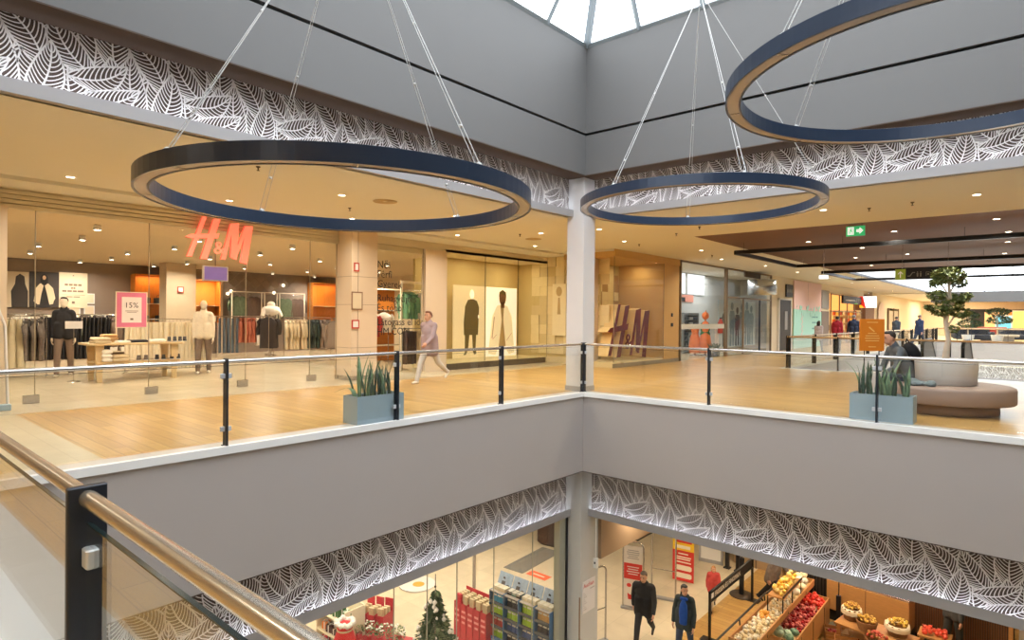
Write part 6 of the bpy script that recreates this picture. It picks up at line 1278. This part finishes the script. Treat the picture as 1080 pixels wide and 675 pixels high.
# basket display with bread and dried flowers
t = thing('basket_table', 'low wooden table of crates with baskets and dried flowers', 'table', (4.2, 5.35, LF + .01), R(-8)); MB().box(-.75, .75, -.35, .35, .5, .54).build('tabletop', OAK, t)
for sx in (-.7, .62): 
    for sy in (-.32, .26): MB().box(sx, sx + .08, sy, sy + .06, 0, .5).build('leg', OAK, t)
MB().box(-.7, .7, -.3, .3, .2, .23).build('lower_shelf', OAKL, t)
CLOTH = gmat('linen', S(232, 214, 184)); STRAW = [M('straw', S(214, 170, 80), .8, var=.4, scale=12), M('straw_dark', S(170, 120, 60), .8, var=.4, scale=12)]
def basket(label, x, y, z, r, h, col, fillm, seed, cloth=True):
    t = thing('wicker_basket', label, 'basket', (x, y, z)); m = MB()
    for k in range(7): q = r * (.8 + .2 * k / 6); m.lathe([(q, h * k / 7), (q + .012, h * (k + .5) / 7), (q, h * (k + 1) / 7)], 24, caps=False)
    m.lathe([(.01, .004), (r * .8, .004)], 20, caps=False); m.build('body', col, t)
    if cloth:
        m = MB(); rn = random.Random(seed); m.loft([[(q * math.cos(2 * PI * j / 24) * (1 + .06 * math.sin(j * 3 + seed)), q * math.sin(2 * PI * j / 24) * (1 + .06 * math.sin(j * 3 + seed)), zz) for j in range(24)] for q, zz in ((r * .8, h * .8), (r * 1.03, h + .01), (r * 1.09, h * .75), (r * 1.1, h * .5))], True, False); m.build('cloth_lining', CLOTH, t)
    b = thing('dried_bouquet', 'straw dried flowers in the ' + label.split(' at ')[0].split(' standing')[0].split(' in the')[0], 'dried flowers', (x, y, z + h * .5)); m = MB(); rn = random.Random(seed)
    for k in range(60):
        a, q = rn.uniform(0, 6.3), r * rn.uniform(0, .9); p = Vector((q * math.cos(a), q * math.sin(a), h * .5 + .05 * rn.random() + .08 * (1 - q / r))); m.mat(rn.random() < .3); m.ell(p, rn.uniform(.018, .034), 7, 5)
    m.build('blossoms', fillm, b)
WICK = M('wicker', S(150, 104, 60), .7, var=.4, scale=25)
basket('pale lined basket at the left end of the crate table', 3.68, 5.52, LF + .555, .19, .26, WICK, STRAW, 1); basket('round wicker basket in the middle of the crate table', 4.05, 5.2, LF + .555, .2, .2, WICK, STRAW, 2, False); basket('cloth lined basket at the right end of the crate table', 4.6, 5.4, LF + .555, .22, .24, WICK, [STRAW[0], M('straw_yellow', S(236, 196, 70), .8, var=.3)], 3)
basket('dark wicker basket standing on a crate near the picture edge', 4.3, 4.85, LF + .36, .22, .24, WICK, [M('dried_red', S(206, 90, 70), .7, var=.4), STRAW[1]], 4, False)
def crate(label, x, y, rz, s=(.5, .36, .26), z=LF + .01):
    t = thing('wooden_crate', label, 'crate', (x, y, z), rz); a, b, c = s
    for k in range(3):
        z0_ = .01 + k * c / 3; MB().box(-a / 2, a / 2, -b / 2, -b / 2 + .012, z0_, z0_ + c / 3 - .02).box(-a / 2, a / 2, b / 2 - .012, b / 2, z0_, z0_ + c / 3 - .02).box(-a / 2, -a / 2 + .012, -b / 2, b / 2, z0_, z0_ + c / 3 - .02).box(a / 2 - .012, a / 2, -b / 2, b / 2, z0_, z0_ + c / 3 - .02).build('slat_band', OAK, t)
    MB().box(-a / 2, a / 2, -b / 2, b / 2, 0, .012).build('bottom', OAK, t); return t
crate('wooden crate with dark red fruit beside the round grey base', 3.4, 5.4, R(20)); heap('plum', 24, [APR[1]], 3.2, 3.6, 5.27, 5.53, LF + .14, .035, 'dark red fruit in the crate beside the round grey base', 'fruit', 'dark red fruit in the crate', 10, .04)
crate('wooden crate under the dark wicker basket', 4.3, 4.85, R(-10), (.6, .45, .34)); crate('wooden crate at the near left of the basket table', 3.72, 4.95, R(15), (.5, .36, .3))
heap('tomato', 24, [M('tomato', S(226, 84, 60), .35, var=.2)], 4.95, 5.45, 5.9, 6.3, LF + .5, .05, 'red tomato on the low table before the slatted counter', 'tomato', 'tomatoes before the slatted counter', 11, .05)
t = thing('low_table', 'low wooden table with tomatoes before the slatted counter', 'table', (5.2, 6.1, LF + .01)); MB().box(-.3, .3, -.25, .25, .45, .49).build('tabletop', OAK, t)
for sx in (-.27, .22): 
    for sy in (-.22, .17): MB().box(sx, sx + .05, sy, sy + .05, 0, .45).build('leg', OAK, t)
# supermarket behind the glass: book displays
BD = M('display_blue', S(84, 120, 160), .5, var=.05); BKC = [M('book_%d' % k, c, .5, var=.35, scale=9) for k, c in enumerate((S(60, 150, 186), S(168, 200, 52), S(220, 166, 96), S(60, 52, 52), S(90, 120, 110), S(196, 70, 60), S(226, 206, 170), S(70, 90, 140)))]
PG = M('book_pages', S(236, 228, 210), .7)
TOPP = M('header_print', S(150, 166, 184), .5, var=.5, scale=7)
def bookp(k, h):
    m = MB().box(-.058, .058, -.014, .014, 0, h); m.mat(1).box(-.054, .054, -.011, .011, h - .002, h + .001); m.mat(2).box(-.05, .05, -.0155, -.014, h * .62, h * .8)
    o = m.build('book', [BKC[k], PG, PG]); C.objects.unlink(o); return o
BP = [bookp(k, .19) for k in range(8)]
for i in range(4):
    x = -2.07 + i * .425
    t = thing('book_display', 'blue cardboard book display tower, ' + ('leftmost of the row', 'second from the left', 'third from the left', 'rightmost, nearest the grey column')[i], 'book display', (x, -.06, LF))
    m = MB().box(-.205, -.195, -.21, .21, 0, 1.36).box(.195, .205, -.21, .21, 0, 1.36).box(-.2, .2, .19, .2, 0, 1.36); m.build('side_panel', BD, t)
    for z in (.3, .56, .82, 1.08): MB().box(-.195, .195, -.2, .19, z, z + .015).box(-.195, .195, -.215, -.2, z, z + .055).build('shelf_board', BD if z < .5 else M('shelf_dark', S(90, 92, 96), .5), t)
    MB().box(-.195, .195, -.2, .19, 1.33, 1.35).build('top_board', M('top_grey', S(170, 160, 150), .6), t); MB().box(-.2, .2, -.205, -.2, 0, .3).build('base_panel', M('base_lilac', S(150, 170, 206), .5, var=.3), t)
    h = MB(); h.prism([(-.2, .02, 1.35), (.2, .02, 1.35), (.2, .16, 1.66), (-.2, .16, 1.66)], (0, .012, 0)); h.build('header_card', TOPP, t); m = MB()
    m.prism([(-.1, .015, 1.352), (.02, .015, 1.352), (.02, .08, 1.5), (-.08, .08, 1.5)], (0, -.004, 0)); m.ell((-.04, .11, 1.545), (.035, .006, .04)); m.prism([(.06, .015, 1.352), (.15, .015, 1.352), (.14, .06, 1.45), (.07, .06, 1.45)], (0, -.004, 0)); m.build('header_figures', M('header_ink', S(64, 58, 60), .6, var=.5), t)
    rnd = random.Random(i)
    for q, z in enumerate((.315, .575, .835, 1.095)):
        base = (0, 3, 1, 6)[i] if q == 3 else (1, 2, 3, 2)[(i + q) % 4]
        for r_ in range(2):
            for k in range(3):
                o = BP[[0, 3, 1, 2][i] if q == 3 else (base + q * 3 + i) % 8].copy(); C.objects.link(o); o.location = (x - .128 + k * .128, -.165 + r_ * .1, LF + z + .0); o.rotation_euler.x = R(-8)
                tag(o, 'book facing out on the %s shelf of the %s book display' % (('bottom', 'lower middle', 'upper middle', 'top')[q], ('leftmost', 'second', 'third', 'rightmost')[i]), 'book', 'books on display %d shelf %d' % (i + 1, q + 1))
    for a in range(3):
        for b in range(5):
            o = BP[(6, 4, 6, 6)[i] if (a + b) % 2 else (3 if i == 1 else 6)].copy(); C.objects.link(o); o.location = (x - .128 + a * .128, -.165 + b * .034, LF + 1.352); o.scale = (1, 1, .42)
            tag(o, 'small book standing in rows on top of the %s book display' % ('leftmost', 'second', 'third', 'rightmost')[i], 'book', 'books on top of display %d' % (i + 1))
RB = M('promo_red', S(196, 50, 62), .5, var=.12); BOT = M('packet_beige', S(206, 184, 146), .6, var=.25)
for i in range(5):
    x = -3.14 + i * .205
    t = thing('promo_bin', 'red cardboard promotion bin with beige packets, ' + ('leftmost of five', 'second of five from the left', 'middle of five', 'fourth of five from the left', 'rightmost of five, next to the books')[i], 'display bin', (x, -.22, LF)); H = .86
    m = MB().box(-.1, .1, -.2, -.19, 0, H).box(-.1, .1, .19, .2, 0, H + .22).box(-.1, -.09, -.2, .2, 0, H).box(.09, .1, -.2, .2, 0, H); m.build('box', RB, t); MB().box(-.09, .09, -.19, .19, H - .1, H - .08).build('tray', BOT, t); f = FR((0, -.2, 0), X, -Y); m = MB()
    for v, a in ((.66, .06), (.54, .07), (.42, .05)): m.prism([f(-a, v), f(a, v), f(a, v + .05), f(-a, v + .05)], f.n * .003)
    m.build('pale_print', M('promo_pink', S(232, 150, 150), .5), t)
    for k in range(4): tag(MB().rbox(-.075, .075, -.03, .03, 0, .24, .02).build('packet', BOT if (i or k) else RB, None, (x, -.34 + k * .085, LF + H - .079)), 'beige packet standing in a red promotion bin', 'packet', 'packets in the red bins')
t = thing('steel_upright', 'slim grey post behind the red promotion bins', 'post', (-4.24, 1.25, LF)); MB().box(-.03, .03, -.03, .03, 0, 1.5).build('shaft', M('post_grey', S(150, 140, 130), .5), t); MB().box(-.1, .1, -.1, .1, 0, .02).build('foot', M('post_grey', S(150, 140, 130), .5), t)
# Christmas tree
NEED = M('fir_green', S(72, 100, 66), .7, var=.5, scale=9); NEED2 = M('fir_light', S(134, 150, 108), .7, var=.4, scale=9)
tx, ty = -2.15, -1.98
t = thing('christmas_tree', 'decorated Christmas tree behind the supermarket glass', 'tree', (tx, ty, LF)); m = MB(); rnd = random.Random(21); H = 1.98
for lv in range(26):
    z = .12 + lv * (H - .15) / 26; r0 = .74 * (1 - (z / H)) ** .95 + .03
    for k in range(int(10 + 26 * r0 / .5)):
        a = rnd.uniform(0, 2 * PI); r = r0 * rnd.uniform(.75, 1.05); d = Vector((math.cos(a), math.sin(a), 0)); s = Vector((-d.y, d.x, 0)); b = Vector((0, 0, z + .05)); e = d * r + Vector((0, 0, z - .05)); m.mat(rnd.random() < .3)
        for q in range(4):
            u = .35 + q * .2; c = b.lerp(e, u); w_ = .05 * (1.15 - .2 * q)
            m.add([c, c + s * w_ - d * .02 + Vector((0, 0, .012)), c + d * .07, c - s * w_ - d * .02 + Vector((0, 0, -.012))], [(0, 1, 2, 3)]); m.add([c, c + Vector((0, 0, w_ * .8)) - d * .01, c + d * .06, c - Vector((0, 0, w_ * .7)) - d * .01], [(0, 1, 2, 3)])
m.build('foliage', [NEED, NEED2], t); MB().tube([(0, 0, 0), (0, 0, H)], .03, 8, r1=.006).build('trunk', BARK, t); MB().lathe([(.2, 0), (.22, .12), (.05, .14)], 20).build('stand', RB, t); MB().tube([(0, 0, H - .05), (0, 0, H + .28)], .008, 6).ell((0, 0, H + .03), .022).build('topper', BLACK, t)
BAU = M('bauble_white', S(236, 230, 222), .3); bo = MB().ell((0, 0, 0), .026, 12, 8).lathe([(.008, .024), (.008, .034)], 8).build('bauble', BAU); C.objects.unlink(bo)
for k in range(60):
    z = rnd.uniform(.25, H - .2); r = .76 * (1 - z / H) ** .95 + .04; a = rnd.uniform(0, 2 * PI); o = bo.copy(); C.objects.link(o); o.location = (tx + r * math.cos(a), ty + r * math.sin(a), LF + z); s_ = rnd.choice((.8, 1.0, 1.6)); o.scale = (s_,) * 3
    tag(o, 'white bauble hanging on the Christmas tree', 'bauble', 'white baubles on the Christmas tree')
# red seasonal goods at the left
t = thing('gift_shelf', 'pale shelf unit full of red seasonal goods behind the glass', 'shelf', (-4.5, -2.6, LF), R(0)); m = MB()
for z in (.1, .5, .9): m.box(-.55, .5, -.25, .25, z, z + .03)
m.build('shelf_board', CREAMF, t); MB().box(-.58, -.55, -.25, .25, 0, 1.2).box(.5, .53, -.25, .25, 0, 1.2).box(-.55, .5, .24, .26, 0, 1.2).build('side_panel', CREAMF, t)
rnd = random.Random(31)
def gift(x, y, z, k, label, grp):
    m_ = [RB, BOT, M('gift_green', S(60, 110, 60), .5), M('gift_orange', S(226, 130, 50), .5), M('gift_dark', S(70, 34, 34), .5)][k]
    s = rnd.uniform(.06, .09); h = rnd.uniform(.12, .3); m = MB().rbox(-s, s, -s, s, 0, h, .02); m.mat(1).box(-s - .002, s + .002, -.012, .012, 0, h + .003).box(-.012, .012, -s - .002, s + .002, 0, h + .003)
    tag(m.build('gift_box', [m_, WHITE], None, (x, y, z), rnd.uniform(0, 1)), label, 'gift box', grp)
for z in (.132, .532, .932):
    for k in range(5): gift(-4.88 + k * .2, -2.72, LF + z, rnd.randrange(5), 'small ribboned gift box on the pale shelf of seasonal goods', 'gift boxes on the pale shelf')
for x, y, k, lab in ((-3.75, -3.0, 1.0, 'tall red gift sack with white fluffy rim among the seasonal goods'), (-3.95, -3.6, .7, 'smaller red gift sack left of the tall one')):
    t = thing('gift_sack', lab, 'sack', (x, y, LF)); t.scale = (k, k, k); MB().lathe([(.2, 0), (.26, .1), (.27, .45), (.22, .8), (.15, 1.0), (.17, 1.12)], 20).build('sack', M('sack_red', S(204, 34, 38), .7, var=.15), t); m = MB(); rn = random.Random(3)
    for q in range(16): m.ell((.17 * math.cos(q * .4), .17 * math.sin(q * .4), 1.13 + rn.uniform(-.02, .04)), .055, 8, 6)
    m.build('fluffy_rim', BAU, t); MB().lathe([(.155, .98), (.17, 1.0), (.155, 1.02)], 16).build('cord', BOT, t)
for k, (x, y) in enumerate(((-4.35, -2.05), (-4.15, -1.95), (-3.96, -1.85))):
    t = thing('promo_bin', 'red cardboard bin by the seasonal goods, ' + ('left', 'middle', 'right')[k] + ' of three', 'display bin', (x, y, LF), R(20)); MB().box(-.1, .1, -.2, -.19, 0, .86).box(-.1, -.09, -.2, .2, 0, .86).box(.09, .1, -.2, .2, 0, .86).box(-.1, .1, .19, .2, 0, 1.1).build('box', RB, t); MB().box(-.09, .09, -.19, .19, .76, .78).build('tray', BOT, t)
    for q in range(3): tag(MB().rbox(-.07, .07, -.03, .03, 0, .2, .02).build('packet', BOT, None, (x, y - .1 + q * .09, LF + .781), R(20)), 'beige packet in a red bin by the seasonal goods', 'packet', 'packets in the red bins by the seasonal goods')
t = thing('flower_table', 'low red table with potted poinsettias and white flowers', 'table', (-3.5, -2.25, LF), R(25)); MB().box(-.55, .6, -.3, .3, .5, .56).build('tabletop', RB, t)
for sx in (-.5, .5): 
    for sy in (-.25, .2): MB().box(sx, sx + .05, sy, sy + .05, 0, .5).build('leg', RB, t)
for k in range(9):
    x, y = -3.5 - .42 + (k % 5) * .22, -2.25 - .28 + (k % 5) * .1 + (k // 5) * .24; t = thing('potted_flower', 'small potted plant with white blossoms on the red table' if k % 3 else 'bushy green potted plant on the red table', 'plant', (x, y, LF + .56), 0, 'white flowering pots on the red table' if k % 3 else 'green pots on the red table')
    MB().lathe([(.05, 0), (.07, .12), (.06, .12)], 14).build('pot', RB, t); fo = MB(); leaves(fo, (0, 0, .2), (.11, .11, .09), 60, rnd, .03); fo.build('foliage', [NEED2, NEED], t)
    if k % 3:
        m = MB(); 
        for q in range(8): m.ell((rnd.uniform(-.09, .09), rnd.uniform(-.09, .09), .27 + rnd.uniform(-.02, .04)), (.025, .025, .012), 7, 4)
        m.build('blossoms', BAU, t)
t = thing('checkout_counter', 'dark round checkout island deep in the supermarket', 'counter', (-5.0, 5.95, LF), R(10)); MB().rbox(-.6, .6, -.5, .5, 0, .95, .2).build('body', M('checkout_dark', S(60, 40, 32), .5, var=.6, scale=14), t); MB().rbox(-.65, .65, -.55, .55, .95, 1.0, .2).build('worktop', BAGD, t)
t = thing('entrance_mat', 'grey floor mat in front of the dark checkout island', 'mat', (-4.75, 4.3, LF + .002), R(4)); MB().rbox(-.35, .35, -1.0, 1.05, 0, .012, .02).build('mat', M('mat_grey', S(128, 124, 118), .9), t)
t = thing('floor_lamp_sign', 'small white disc sign with an orange centre deep in the supermarket', 'sign', (-6.0, .81, LF + .02)); MB().lathe([(.5, 0), (.5, .02)], 28).build('disc', WHITE, t); MB().lathe([(.16, .02), (.16, .024)], 20, (.06, 0, 0)).build('orange_mark', M('mark_orange', S(232, 170, 60), .5), t)
t = thing('floor_sticker', 'orange red sticker on the supermarket floor behind the books', 'sticker', (-3.91, 3.55, LF + .002)); MB().box(-.35, .35, -.16, .16, 0, .004).build('sticker', M('sticker_orange', S(240, 110, 70), .5), t); MB().box(-.2, .2, -.03, .03, .004, .006).build('print', BW, t)
# bare area lights without fixtures, added to light the lower level
for x in (-6.5, -4.6, -2.6):
    for y in (-6, -3, 0, 3): area('market_fill', (x, y, -2.66), (0, 0, 0), .3, 1.2, 40, (1, .92, .78))
for x, y, p in ((.2, 2.0, 70), (.0, 5, 70), (.5, 8, 60), (2.4, 3.2, 90), (3.2, 5.2, 90), (4.6, 5.2, 80), (6.5, 4.5, 60), (4.2, 7.5, 40), (1.4, 5.5, 60)): area('market_fill', (x, y, -2.66), (0, 0, 0), .3, .3, p * .5, (1, .84, .6))

# ------------------------------------------------------------------ render look
vs = sc.view_settings; vs.view_transform = 'Standard'; vs.look = 'None'; vs.gamma = 1; vs.use_curve_mapping = False; vs.exposure = 0.0
sc.cycles.use_denoising = True
sc.cycles.max_bounces = 10; sc.cycles.diffuse_bounces = 4; sc.cycles.glossy_bounces = 4; sc.cycles.transparent_max_bounces = 16
sc.cycles.caustics_reflective = False; sc.cycles.caustics_refractive = False; sc.cycles.sample_clamp_indirect = 6
